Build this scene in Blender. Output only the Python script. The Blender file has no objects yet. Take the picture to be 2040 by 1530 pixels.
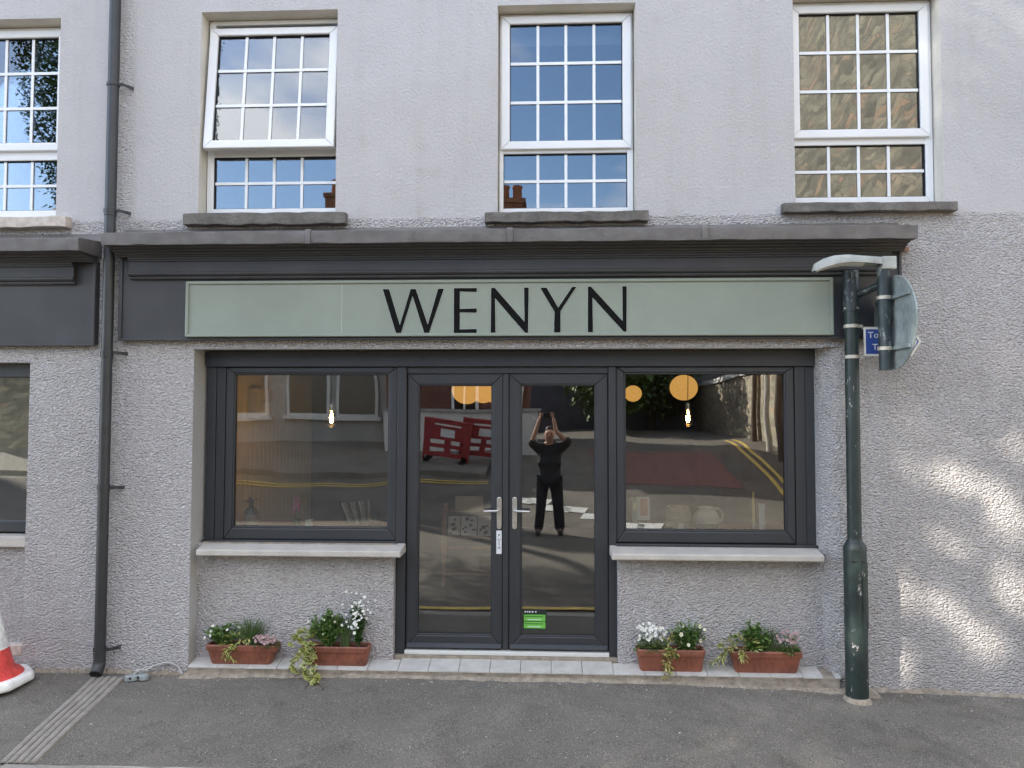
import bpy, bmesh, math, random
from mathutils import Vector, Matrix, Euler
random.seed(7)
R = math.radians
S = bpy.context.scene
COL = S.collection

# ------------------------------------------------------------------ camera
cam_d = bpy.data.cameras.new('camera'); cam_d.sensor_width = 36.0
cam_d.lens = 36.0 * 1500 / 2040
cam_d.clip_start = 0.02; cam_d.clip_end = 2000
cam = bpy.data.objects.new('camera', cam_d); COL.objects.link(cam)
cam.location = (0, -5.7, 1.833)
yaw, pitch, roll = R(2.6), R(2.36), R(0.107)
cam.matrix_world = Matrix.Translation(cam.location) @ Euler((R(90) + pitch, 0, yaw), 'XYZ').to_matrix().to_4x4() @ Matrix.Rotation(roll, 4, 'Z')
S.camera = cam

# ------------------------------------------------------------------ sun, sky, exposure
SUN_EL, SUN_AZ = R(30), R(-55)            # azimuth measured from -Y (street side), negative towards -X
SDIR = Vector((math.sin(SUN_AZ) * math.cos(SUN_EL), -math.cos(SUN_AZ) * math.cos(SUN_EL), math.sin(SUN_EL)))  # towards the sun
sun_d = bpy.data.lights.new('sun', 'SUN'); sun_d.energy = 4.3; sun_d.angle = R(0.6); sun_d.color = (1.0, 0.93, 0.82)
sun = bpy.data.objects.new('sun', sun_d); COL.objects.link(sun)
sun.rotation_euler = SDIR.to_track_quat('Z', 'Y').to_euler(); sun.location = SDIR * 40
W = bpy.data.worlds.new('World'); S.world = W; W.use_nodes = True
nt = W.node_tree; nt.nodes.clear()
sky = nt.nodes.new('ShaderNodeTexSky'); sky.sky_type = 'NISHITA'; sky.sun_disc = False
sky.sun_elevation = SUN_EL; sky.sun_rotation = math.atan2(SDIR.x, SDIR.y)
sky.air_density = 1.0; sky.dust_density = 0.2; sky.ozone_density = 2.5
tc = nt.nodes.new('ShaderNodeTexCoord')
mp = nt.nodes.new('ShaderNodeMapping'); mp.inputs['Scale'].default_value = (1, 1, 2.6); mp.inputs['Location'].default_value = (4.548, 5.301, 0.311)
nz = nt.nodes.new('ShaderNodeTexNoise'); nz.inputs['Scale'].default_value = 1.7; nz.inputs['Detail'].default_value = 7; nz.inputs['Roughness'].default_value = 0.58
rp = nt.nodes.new('ShaderNodeValToRGB'); rp.color_ramp.elements[0].position = 0.44; rp.color_ramp.elements[1].position = 0.60
rp.color_ramp.elements[1].color = (0.72, 0.72, 0.72, 1)
mx = nt.nodes.new('ShaderNodeMix'); mx.data_type = 'RGBA'
mx.inputs['B'].default_value = (9.2, 8.75, 8.2, 1)
bg = nt.nodes.new('ShaderNodeBackground'); bg.inputs['Strength'].default_value = 0.12
wo = nt.nodes.new('ShaderNodeOutputWorld')
L = nt.links.new
L(tc.outputs['Generated'], mp.inputs['Vector']); L(mp.outputs[0], nz.inputs['Vector']); L(nz.outputs['Fac'], rp.inputs[0])
L(rp.outputs[0], mx.inputs['Factor']); L(sky.outputs[0], mx.inputs['A']); L(mx.outputs['Result'], bg.inputs[0]); L(bg.outputs[0], wo.inputs[0])
S.view_settings.view_transform = 'Standard'; S.view_settings.look = 'None'; S.view_settings.gamma = 1
S.view_settings.exposure = 2.17; S.view_settings.use_curve_mapping = False
S.render.engine = 'CYCLES'
S.cycles.use_denoising = True; S.cycles.max_bounces = 6; S.cycles.transparent_max_bounces = 16
S.cycles.caustics_reflective = False; S.cycles.caustics_refractive = False; S.cycles.sample_clamp_indirect = 4

# ------------------------------------------------------------------ materials
MATS = {}
def nodes(name):
    m = bpy.data.materials.new(name); m.use_nodes = True
    t = m.node_tree; b = t.nodes['Principled BSDF']
    MATS[name] = m
    return m, t, b
def nn(t, kind, **kw):
    n = t.nodes.new(kind)
    for k, v in kw.items():
        if hasattr(n, k): setattr(n, k, v)
        else: n.inputs[k].default_value = v
    return n
def coords(t): return t.nodes.new('ShaderNodeTexCoord').outputs['Object']
def noise(t, vec, scale, detail=3, rough=0.55, dist=0.0):
    n = t.nodes.new('ShaderNodeTexNoise'); n.inputs['Scale'].default_value = scale
    n.inputs['Detail'].default_value = detail; n.inputs['Roughness'].default_value = rough; n.inputs['Distortion'].default_value = dist
    t.links.new(vec, n.inputs['Vector']); return n.outputs['Fac']
def ramp(t, fac, stops):
    r = t.nodes.new('ShaderNodeValToRGB'); e = r.color_ramp.elements
    while len(e) < len(stops): e.new(0.5)
    for k, (p, c) in zip(e, stops):
        k.position = p; k.color = (*c, 1) if len(c) == 3 else c
    t.links.new(fac, r.inputs[0]); return r.outputs[0]
def mixc(t, fac, a, b, blend='MIX'):
    m = t.nodes.new('ShaderNodeMix'); m.data_type = 'RGBA'; m.blend_type = blend
    for s, v in (('Factor', fac), ('A', a), ('B', b)):
        if isinstance(v, (int, float)): m.inputs[s].default_value = v
        elif isinstance(v, tuple): m.inputs[s].default_value = (*v, 1) if len(v) == 3 else v
        else: t.links.new(v, m.inputs[s])
    return m.outputs['Result']
def math_(t, op, a, b=0.0, clamp=False):
    m = t.nodes.new('ShaderNodeMath'); m.operation = op; m.use_clamp = clamp
    for i, v in enumerate((a, b)):
        if isinstance(v, (int, float)): m.inputs[i].default_value = v
        else: t.links.new(v, m.inputs[i])
    return m.outputs[0]
def bump(t, b, height, dist, strength=1.0):
    n = t.nodes.new('ShaderNodeBump'); n.inputs['Distance'].default_value = dist
    if isinstance(strength, (int, float)): n.inputs['Strength'].default_value = strength
    else: t.links.new(strength, n.inputs['Strength'])
    t.links.new(height, n.inputs['Height']); t.links.new(n.outputs[0], b.inputs['Normal'])
def simple(name, col, rough=0.5, var=0.12, scale=6.0, metal=0.0, bmp=0.0, bscale=60.0, spec=0.5):
    m, t, b = nodes(name); c = coords(t)
    f = noise(t, c, scale, 5, 0.6)
    lo = tuple(v * (1 - var) for v in col); hi = tuple(min(1, v * (1 + var)) for v in col)
    t.links.new(ramp(t, f, [(0.3, lo), (0.7, hi)]), b.inputs['Base Color'])
    b.inputs['Roughness'].default_value = rough; b.inputs['Metallic'].default_value = metal
    b.inputs['Specular IOR Level'].default_value = spec
    if bmp: bump(t, b, noise(t, c, bscale, 4), bmp)
    return m
def M(name): return MATS[name]

# rendered wall: smooth float above the shopfront, thrown rough cast below
def render_mat(name, force=None, up=(0.535, 0.514, 0.513), low=(0.592, 0.562, 0.552)):
    m, t, b = nodes(name); c = coords(t)
    sep = t.nodes.new('ShaderNodeSeparateXYZ'); t.links.new(c, sep.inputs[0])
    wob = noise(t, c, 9, 3)
    if force is None:
        z = math_(t, 'ADD', sep.outputs['Z'], math_(t, 'MULTIPLY', wob, 0.05))
        rough = math_(t, 'MULTIPLY', math_(t, 'SUBTRACT', 3.385, z), 40, True)
        # older rough patch beside the downpipe
        x1 = math_(t, 'MULTIPLY', math_(t, 'SUBTRACT', -3.12, math_(t, 'ADD', sep.outputs['X'], math_(t, 'MULTIPLY', wob, 0.16))), 12, True)
        x2 = math_(t, 'MULTIPLY', math_(t, 'ADD', sep.outputs['X'], 3.42), 30, True)
        strip = math_(t, 'MULTIPLY', math_(t, 'MULTIPLY', x1, x2), 0.6)
        rough = math_(t, 'MAXIMUM', rough, strip)
    else:
        v = t.nodes.new('ShaderNodeValue'); v.outputs[0].default_value = force; rough = v.outputs[0]
    big = noise(t, c, 1.1, 5, 0.6); fine = noise(t, c, 44, 3, 0.5)
    ca = ramp(t, big, [(0.3, tuple(v * 0.94 for v in up)), (0.7, tuple(v * 1.04 for v in up))])
    cb = ramp(t, big, [(0.3, tuple(v * 0.92 for v in low)), (0.7, tuple(v * 1.05 for v in low))])
    col = mixc(t, rough, ca, cb)
    col = mixc(t, math_(t, 'MULTIPLY', rough, 0.55), col, ramp(t, fine, [(0.36, (0.72, 0.71, 0.70)), (0.58, (1.0, 1.0, 1.0))]), 'MULTIPLY')
    stain = ramp(t, noise(t, c, 2.6, 8, 0.72), [(0.56, (1, 1, 1)), (0.78, (0.82, 0.79, 0.75))])
    col = mixc(t, 0.8, col, stain, 'MULTIPLY')
    mr_ = t.nodes.new('ShaderNodeMapping'); mr_.inputs['Scale'].default_value = (5.5, 5.5, 0.33); t.links.new(c, mr_.inputs[0])
    col = mixc(t, 0.4, col, ramp(t, noise(t, mr_.outputs[0], 1.6, 6, 0.65), [(0.50, (1, 1, 1)), (0.72, (0.88, 0.865, 0.84))]), 'MULTIPLY')
    col = mixc(t, 0.8, col, ramp(t, noise(t, c, 0.55, 2, 0.4), [(0.47, (1.0, 1.0, 1.0)), (0.53, (0.95, 0.945, 0.935))]), 'MULTIPLY')
    t.links.new(col, b.inputs['Base Color']); b.inputs['Roughness'].default_value = 0.93; b.inputs['Specular IOR Level'].default_value = 0.2
    mv = t.nodes.new('ShaderNodeMapping'); mv.inputs['Scale'].default_value = (0.8, 1, 1.25); t.links.new(c, mv.inputs[0])
    h1 = noise(t, mv.outputs[0], 58, 2, 0.5, 0.15)
    h2 = noise(t, mv.outputs[0], 125, 1, 0.5, 0.0)
    vo = t.nodes.new('ShaderNodeTexVoronoi'); vo.feature = 'SMOOTH_F1'; vo.inputs['Scale'].default_value = 72; vo.inputs['Smoothness'].default_value = 0.4
    t.links.new(mv.outputs[0], vo.inputs['Vector'])
    hr = math_(t, 'ADD', math_(t, 'SUBTRACT', math_(t, 'MULTIPLY', h1, 0.75), math_(t, 'MULTIPLY', vo.outputs['Distance'], 0.55)), math_(t, 'MULTIPLY', h2, 0.25))
    hs = math_(t, 'MULTIPLY', noise(t, c, 48, 3, 0.55, 0.6), 0.27)
    h = t.nodes.new('ShaderNodeMix'); h.data_type = 'FLOAT'
    t.links.new(rough, h.inputs['Factor']); t.links.new(hs, h.inputs['A']); t.links.new(hr, h.inputs['B'])
    bump(t, b, h.outputs['Result'], 0.033, 1.0)
    return m
render_mat('render_wall'); render_mat('rough_render', 1.0); render_mat('smooth_render', 0.0, up=(0.50, 0.485, 0.465))
simple('cream_reveal', (0.66, 0.62, 0.55), 0.8, 0.12, 3, bmp=0.004, bscale=40)
simple('upvc_white', (0.80, 0.80, 0.80), 0.32, 0.02, 3)
simple('bar_white', (0.82, 0.83, 0.84), 0.35, 0.02)
simple('anthracite', (0.034, 0.036, 0.040), 0.42, 0.10, 3, bmp=0.0006, bscale=400)
simple('anthracite_gap', (0.015, 0.015, 0.017), 0.6, 0.05)
simple('fascia_paint', (0.046, 0.045, 0.047), 0.5, 0.22, 2.6, bmp=0.0015, bscale=25)
simple('lead', (0.150, 0.138, 0.130), 0.55, 0.22, 7, metal=0.15, bmp=0.010, bscale=9)
simple('sage_sign', (0.268, 0.304, 0.252), 0.6, 0.08, 2.2, bmp=0.0008, bscale=120)
simple('letter_black', (0.007, 0.007, 0.007), 0.85, 0.4, 90, bmp=0.001, bscale=220, spec=0.15)
simple('pale_outline', (0.62, 0.65, 0.58), 0.7, 0.05)
simple('stone_sill', (0.150, 0.136, 0.120), 0.85, 0.35, 9, bmp=0.010, bscale=40)
simple('painted_stone_sill', (0.56, 0.49, 0.43), 0.8, 0.28, 12, bmp=0.006, bscale=30)
simple('concrete_sill', (0.52, 0.485, 0.43), 0.8, 0.10, 7, bmp=0.003, bscale=60)
simple('pipe_dark', (0.036, 0.037, 0.038), 0.4, 0.2, 6)
simple('black_hole', (0.01, 0.01, 0.01), 0.9, 0.0)
simple('tile', (0.52, 0.50, 0.46), 0.7, 0.14, 11, bmp=0.001, bscale=90)
simple('step_concrete', (0.30, 0.255, 0.20), 0.9, 0.35, 14, bmp=0.012, bscale=35)
simple('fillet', (0.33, 0.28, 0.22), 0.92, 0.35, 22, bmp=0.012, bscale=60)
simple('soil', (0.018, 0.013, 0.010), 0.95, 0.5, 60, bmp=0.02, bscale=60)
simple('steel', (0.62, 0.61, 0.58), 0.28, 0.05, 20, metal=0.9)
simple('white_plate', (0.72, 0.73, 0.74), 0.4, 0.03)
simple('cable_white', (0.46, 0.45, 0.42), 0.5, 0.1, 30)
simple('socket_plastic', (0.30, 0.33, 0.33), 0.4, 0.3, 60)
simple('wood_brown', (0.23, 0.115, 0.062), 0.5, 0.35, 8)
simple('wood_rack', (0.33, 0.165, 0.095), 0.5, 0.3, 8)
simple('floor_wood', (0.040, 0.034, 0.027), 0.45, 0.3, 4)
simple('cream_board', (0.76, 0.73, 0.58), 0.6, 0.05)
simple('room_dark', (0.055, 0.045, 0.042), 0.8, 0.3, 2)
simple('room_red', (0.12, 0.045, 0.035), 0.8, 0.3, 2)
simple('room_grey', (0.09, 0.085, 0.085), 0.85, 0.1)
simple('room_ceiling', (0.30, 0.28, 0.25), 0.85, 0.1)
simple('box_white', (0.70, 0.70, 0.66), 0.45, 0.03)
simple('cup_white', (0.80, 0.78, 0.72), 0.4, 0.02)
simple('paper', (0.66, 0.63, 0.58), 0.8, 0.08, 20)
simple('card_tan', (0.46, 0.38, 0.26), 0.8, 0.1)
simple('pink_petal', (0.44, 0.28, 0.30), 0.6, 0.2, 40)
simple('magenta_petal', (0.60, 0.20, 0.36), 0.6, 0.25, 40)
simple('white_petal', (0.82, 0.82, 0.76), 0.6, 0.04, 40)
simple('cream_petal', (0.78, 0.78, 0.55), 0.6, 0.06, 40)
simple('flower_eye', (0.55, 0.42, 0.06), 0.7, 0.1)
simple('stem', (0.07, 0.045, 0.03), 0.8, 0.3, 30)
simple('stem_green', (0.10, 0.14, 0.05), 0.7, 0.3, 30)
simple('dark_glass', (0.03, 0.02, 0.015), 0.15, 0.1)
simple('dark_leaf', (0.05, 0.03, 0.035), 0.6, 0.3)
simple('wax_yellow', (0.72, 0.56, 0.20), 0.45, 0.05)
simple('lamp_grey', (0.38, 0.39, 0.36), 0.6, 0.25, 9)
simple('red_plastic', (0.33, 0.045, 0.05), 0.45, 0.18, 6)
simple('white_paint_wall', (0.62, 0.60, 0.56), 0.85, 0.12, 2)
simple('slate', (0.10, 0.10, 0.115), 0.7, 0.25, 5)
simple('terracotta_pot', (0.42, 0.17, 0.09), 0.8, 0.2, 5)
simple('skin', (0.52, 0.30, 0.22), 0.5, 0.06, 10)
simple('hair', (0.03, 0.022, 0.018), 0.6, 0.2, 60)
simple('jacket', (0.025, 0.027, 0.030), 0.8, 0.25, 12)
simple('shirt', (0.05, 0.03, 0.028), 0.85, 0.2, 12)
simple('trousers', (0.018, 0.020, 0.026), 0.85, 0.25, 12)
simple('shoe', (0.02, 0.02, 0.02), 0.5, 0.1)
simple('phone', (0.012, 0.012, 0.014), 0.7, 0.05)
simple('render_grey', (0.36, 0.34, 0.31), 0.9, 0.2, 2)
simple('bark', (0.10, 0.075, 0.055), 0.9, 0.3, 12, bmp=0.02, bscale=20)
simple('yellow_paint', (0.62, 0.43, 0.10), 0.7, 0.25, 14)
simple('white_paint', (0.50, 0.50, 0.47), 0.7, 0.2, 14)
simple('red_surface', (0.20, 0.095, 0.078), 0.9, 0.2, 9)
simple('green_label', (0.16, 0.50, 0.07), 0.5, 0.04)
simple('label_black', (0.012, 0.018, 0.016), 0.5, 0.05)
simple('sign_blue', (0.035, 0.075, 0.28), 0.45, 0.08, 12)
simple('sign_white', (0.76, 0.76, 0.74), 0.45, 0.05, 12)
simple('sign_cream', (0.72, 0.70, 0.62), 0.5, 0.12, 20)
simple('galv', (0.50, 0.46, 0.39), 0.5, 0.25, 30, metal=0.4)
simple('grit_white', (0.55, 0.52, 0.47), 0.9, 0.3, 60)
simple('channel', (0.30, 0.275, 0.24), 0.85, 0.2, 18, bmp=0.004, bscale=70)

def asphalt(name, base, specks=0.6):
    m, t, b = nodes(name); c = coords(t)
    f = noise(t, c, 0.9, 6, 0.65); g = noise(t, c, 160, 2, 0.6); pa = noise(t, c, 3.2, 5, 0.6)
    col = ramp(t, f, [(0.3, tuple(v * 0.80 for v in base)), (0.7, tuple(v * 1.20 for v in base))])
    col = mixc(t, 0.6, col, ramp(t, pa, [(0.35, (0.82, 0.81, 0.80)), (0.65, (1.08, 1.06, 1.02))]), 'MULTIPLY')
    col = mixc(t, 0.9, col, ramp(t, g, [(0.38, (0.45, 0.45, 0.45)), (0.60, (1.45, 1.43, 1.38))]), 'MULTIPLY')
    v = t.nodes.new('ShaderNodeTexVoronoi'); v.inputs['Scale'].default_value = 75; t.links.new(c, v.inputs['Vector'])
    sel = t.nodes.new('ShaderNodeSeparateColor'); t.links.new(v.outputs['Color'], sel.inputs[0])
    sp = math_(t, 'MULTIPLY', math_(t, 'LESS_THAN', v.outputs['Distance'], 0.32), math_(t, 'GREATER_THAN', sel.outputs[0], 0.82))
    col = mixc(t, math_(t, 'MULTIPLY', sp, specks), col, (0.42, 0.40, 0.36))
    v2 = t.nodes.new('ShaderNodeTexVoronoi'); v2.inputs['Scale'].default_value = 13; t.links.new(c, v2.inputs['Vector'])
    sel2 = t.nodes.new('ShaderNodeSeparateColor'); t.links.new(v2.outputs['Color'], sel2.inputs[0])
    sp2 = math_(t, 'MULTIPLY', math_(t, 'LESS_THAN', math_(t, 'ADD', v2.outputs['Distance'], math_(t, 'MULTIPLY', noise(t, c, 90, 2), 0.12)), 0.17), math_(t, 'GREATER_THAN', sel2.outputs[1], 0.86))
    col = mixc(t, math_(t, 'MULTIPLY', sp2, specks * 0.8), col, (0.38, 0.36, 0.33))
    st_ = ramp(t, noise(t, c, 1.9, 7, 0.7, 0.8), [(0.52, (1, 1, 1)), (0.68, (0.74, 0.73, 0.72))]); col = mixc(t, 0.9, col, st_, 'MULTIPLY')
    v3 = t.nodes.new('ShaderNodeTexVoronoi'); v3.inputs['Scale'].default_value = 4.2; t.links.new(c, v3.inputs['Vector'])
    sel3 = t.nodes.new('ShaderNodeSeparateColor'); t.links.new(v3.outputs['Color'], sel3.inputs[0])
    gum = math_(t, 'MULTIPLY', math_(t, 'LESS_THAN', math_(t, 'ADD', v3.outputs['Distance'], math_(t, 'MULTIPLY', noise(t, c, 50, 2), 0.05)), 0.095), math_(t, 'GREATER_THAN', sel3.outputs[0], 0.45))
    col = mixc(t, math_(t, 'MULTIPLY', gum, 0.6), col, tuple(v * 0.42 for v in base))
    t.links.new(col, b.inputs['Base Color']); b.inputs['Roughness'].default_value = 0.92; b.inputs['Specular IOR Level'].default_value = 0.25
    bump(t, b, math_(t, 'ADD', g, math_(t, 'MULTIPLY', noise(t, c, 14, 3), 0.7)), 0.008, 0.9)
asphalt('pavement_asphalt', (0.205, 0.190, 0.168)); asphalt('road_asphalt', (0.160, 0.147, 0.128), 0.4)

# weathered green paint of the lamp post: chips to pale metal, pink-white scuffs
def chipped(name, col, amount, under):
    m, t, b = nodes(name); c = coords(t)
    mpn = t.nodes.new('ShaderNodeMapping'); mpn.inputs['Scale'].default_value = (1, 1, 0.45); t.links.new(c, mpn.inputs[0])
    f = noise(t, mpn.outputs[0], 16, 7, 0.7); g = noise(t, mpn.outputs[0], 45, 3)
    k = ramp(t, f, [(amount, (0, 0, 0)), (amount + 0.05, (1, 1, 1))])
    base = ramp(t, g, [(0.3, tuple(v * 0.8 for v in col)), (0.7, tuple(v * 1.25 for v in col))])
    base = mixc(t, ramp(t, noise(t, c, 5, 5, 0.7), [(0.42, (0, 0, 0)), (0.75, (0.5, 0.5, 0.5))]), base, tuple(v * 2.6 for v in col))
    t.links.new(mixc(t, k, base, under), b.inputs['Base Color']); b.inputs['Roughness'].default_value = 0.45
    bump(t, b, f, 0.002)
chipped('post_green', (0.015, 0.025, 0.023), 0.615, (0.48, 0.44, 0.42))
chipped('post_green_worn', (0.019, 0.028, 0.030), 0.545, (0.22, 0.24, 0.23))
chipped('sign_back', (0.22, 0.25, 0.24), 0.64, (0.16, 0.17, 0.13))
chipped('terracotta', (0.205, 0.072, 0.043), 0.62, (0.27, 0.15, 0.115))
chipped('cone_red', (0.55, 0.055, 0.045), 0.66, (0.60, 0.30, 0.26))
chipped('cone_white', (0.68, 0.67, 0.64), 0.68, (0.30, 0.25, 0.14))

def glass(name, refl, tint, wav=0.0):
    m = bpy.data.materials.new(name); m.use_nodes = True; MATS[name] = m
    t = m.node_tree; t.nodes.clear()
    o = t.nodes.new('ShaderNodeOutputMaterial'); mixs = t.nodes.new('ShaderNodeMixShader')
    tr = t.nodes.new('ShaderNodeBsdfTransparent'); tr.inputs[0].default_value = (*tint, 1)
    gl = t.nodes.new('ShaderNodeBsdfGlossy'); gl.inputs['Roughness'].default_value = 0.0; gl.inputs['Color'].default_value = (0.97, 0.98, 1, 1)
    fr = t.nodes.new('ShaderNodeFresnel'); fr.inputs['IOR'].default_value = 1.5
    f = math_(t, 'ADD', math_(t, 'MULTIPLY', fr.outputs[0], 1.6), refl, True)
    t.links.new(f, mixs.inputs[0]); t.links.new(tr.outputs[0], mixs.inputs[1]); t.links.new(gl.outputs[0], mixs.inputs[2])
    if wav:
        c = coords(t); b = t.nodes.new('ShaderNodeBump'); b.inputs['Distance'].default_value = wav
        t.links.new(noise(t, c, 1.3, 1), b.inputs['Height']); t.links.new(b.outputs[0], gl.inputs['Normal'])
    t.links.new(mixs.outputs[0], o.inputs[0])
glass('glass_upper', 0.05, (0.62, 0.66, 0.68), 0.002)
glass('glass_shop', 0.080, (0.90, 0.92, 0.90), 0.003)
glass('glass_bulb', 0.03, (0.95, 0.66, 0.34))

def emit(name, col, st):
    m, t, b = nodes(name)
    b.inputs['Base Color'].default_value = (0.3, 0.2, 0.1, 1); b.inputs['Emission Color'].default_value = (*col, 1); b.inputs['Emission Strength'].default_value = st
emit('globe_glow', (1.0, 0.50, 0.13), 0.20); emit('filament', (1.0, 0.64, 0.30), 85.0)

def foliage(name, stops, rough=0.5):
    m, t, b = nodes(name)
    g = t.nodes.new('ShaderNodeNewGeometry')
    t.links.new(ramp(t, g.outputs['Random Per Island'], stops), b.inputs['Base Color'])
    b.inputs['Roughness'].default_value = rough; b.inputs['Specular IOR Level'].default_value = 0.35
foliage('leaf_green', [(0, (0.05, 0.115, 0.022)), (0.5, (0.11, 0.20, 0.045)), (1, (0.21, 0.32, 0.09))])
foliage('leaf_dark', [(0, (0.03, 0.07, 0.018)), (0.5, (0.055, 0.115, 0.028)), (1, (0.11, 0.19, 0.05))])
foliage('leaf_sage', [(0, (0.09, 0.16, 0.05)), (0.6, (0.15, 0.23, 0.07)), (1, (0.22, 0.30, 0.12))])
foliage('leaf_yellow', [(0, (0.38, 0.38, 0.08)), (0.5, (0.50, 0.48, 0.16)), (1, (0.60, 0.58, 0.28))])
foliage('leaf_gold', [(0, (0.30, 0.26, 0.06)), (0.5, (0.42, 0.36, 0.10)), (1, (0.55, 0.48, 0.22))])
foliage('grass_blade', [(0, (0.05, 0.10, 0.03)), (0.6, (0.10, 0.165, 0.055)), (1, (0.18, 0.23, 0.10))])
foliage('tree_leaf', [(0, (0.04, 0.08, 0.02)), (0.5, (0.07, 0.12, 0.03)), (1, (0.11, 0.17, 0.05))])

def masonry(name, cols, mortar, sx, sz, msize, offs=0.5):
    m, t, b = nodes(name); c = coords(t)
    sep = t.nodes.new('ShaderNodeSeparateXYZ'); t.links.new(c, sep.inputs[0])
    u = math_(t, 'ADD', sep.outputs['X'], sep.outputs['Y']); comb = t.nodes.new('ShaderNodeCombineXYZ')
    wob = math_(t, 'MULTIPLY', math_(t, 'SUBTRACT', noise(t, c, 1.5, 4), 0.5), msize * 26 if offs != 0.5 else 0.0)
    t.links.new(u, comb.inputs[0]); t.links.new(math_(t, 'ADD', sep.outputs['Z'], wob), comb.inputs[1])
    br = t.nodes.new('ShaderNodeTexBrick'); t.links.new(comb.outputs[0], br.inputs[0])
    br.inputs['Scale'].default_value = 1; br.inputs['Brick Width'].default_value = sx; br.inputs['Row Height'].default_value = sz
    br.inputs['Mortar Size'].default_value = msize; br.inputs['Bias'].default_value = 0; br.offset = offs
    br.inputs['Color1'].default_value = (*cols[0], 1); br.inputs['Color2'].default_value = (*cols[1], 1); br.inputs['Mortar'].default_value = (*mortar, 1)
    col = mixc(t, 0.75, br.outputs[0], ramp(t, noise(t, c, 2.2, 8, 0.7), [(0.3, (0.55, 0.55, 0.52)), (0.7, (1.35, 1.28, 1.2))]), 'MULTIPLY')
    t.links.new(col, b.inputs['Base Color']); b.inputs['Roughness'].default_value = 0.9
    bump(t, b, math_(t, 'SUBTRACT', noise(t, c, 12, 4), br.outputs['Fac']), 0.02)
masonry('brick_orange', ((0.42, 0.17, 0.085), (0.50, 0.22, 0.11)), (0.22, 0.17, 0.13), 0.225, 0.075, 0.010)
masonry('brick_red', ((0.17, 0.06, 0.04), (0.22, 0.08, 0.055)), (0.12, 0.09, 0.08), 0.225, 0.075, 0.010)
def rubble(name):
    m, t, b = nodes(name); c = coords(t)
    sep = t.nodes.new('ShaderNodeSeparateXYZ'); t.links.new(c, sep.inputs[0]); comb = t.nodes.new('ShaderNodeCombineXYZ')
    wob = math_(t, 'MULTIPLY', math_(t, 'SUBTRACT', noise(t, c, 0.8, 4), 0.5), 0.9)
    t.links.new(math_(t, 'MULTIPLY', math_(t, 'ADD', sep.outputs['X'], sep.outputs['Y']), 1.9), comb.inputs[0]); t.links.new(math_(t, 'MULTIPLY', math_(t, 'ADD', sep.outputs['Z'], wob), 9.0), comb.inputs[1])
    v = t.nodes.new('ShaderNodeTexVoronoi'); v.inputs['Scale'].default_value = 1; t.links.new(comb.outputs[0], v.inputs['Vector'])
    e = t.nodes.new('ShaderNodeTexVoronoi'); e.feature = 'DISTANCE_TO_EDGE'; e.inputs['Scale'].default_value = 1; t.links.new(comb.outputs[0], e.inputs['Vector'])
    sc = t.nodes.new('ShaderNodeSeparateColor'); t.links.new(v.outputs['Color'], sc.inputs[0])
    col = ramp(t, sc.outputs[0], [(0.0, (0.17, 0.16, 0.125)), (0.45, (0.31, 0.285, 0.22)), (0.8, (0.40, 0.36, 0.27)), (1.0, (0.44, 0.30, 0.21))])
    col = mixc(t, 0.75, col, ramp(t, noise(t, c, 2.2, 8, 0.7), [(0.3, (0.55, 0.55, 0.52)), (0.7, (1.3, 1.26, 1.18))]), 'MULTIPLY')
    col = mixc(t, ramp(t, e.outputs['Distance'], [(0.02, (1, 1, 1)), (0.08, (0, 0, 0))]), col, (0.20, 0.18, 0.14))
    t.links.new(col, b.inputs['Base Color']); b.inputs['Roughness'].default_value = 0.9
    bump(t, b, e.outputs['Distance'], 0.010)
rubble('rubble_stone')

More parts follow.
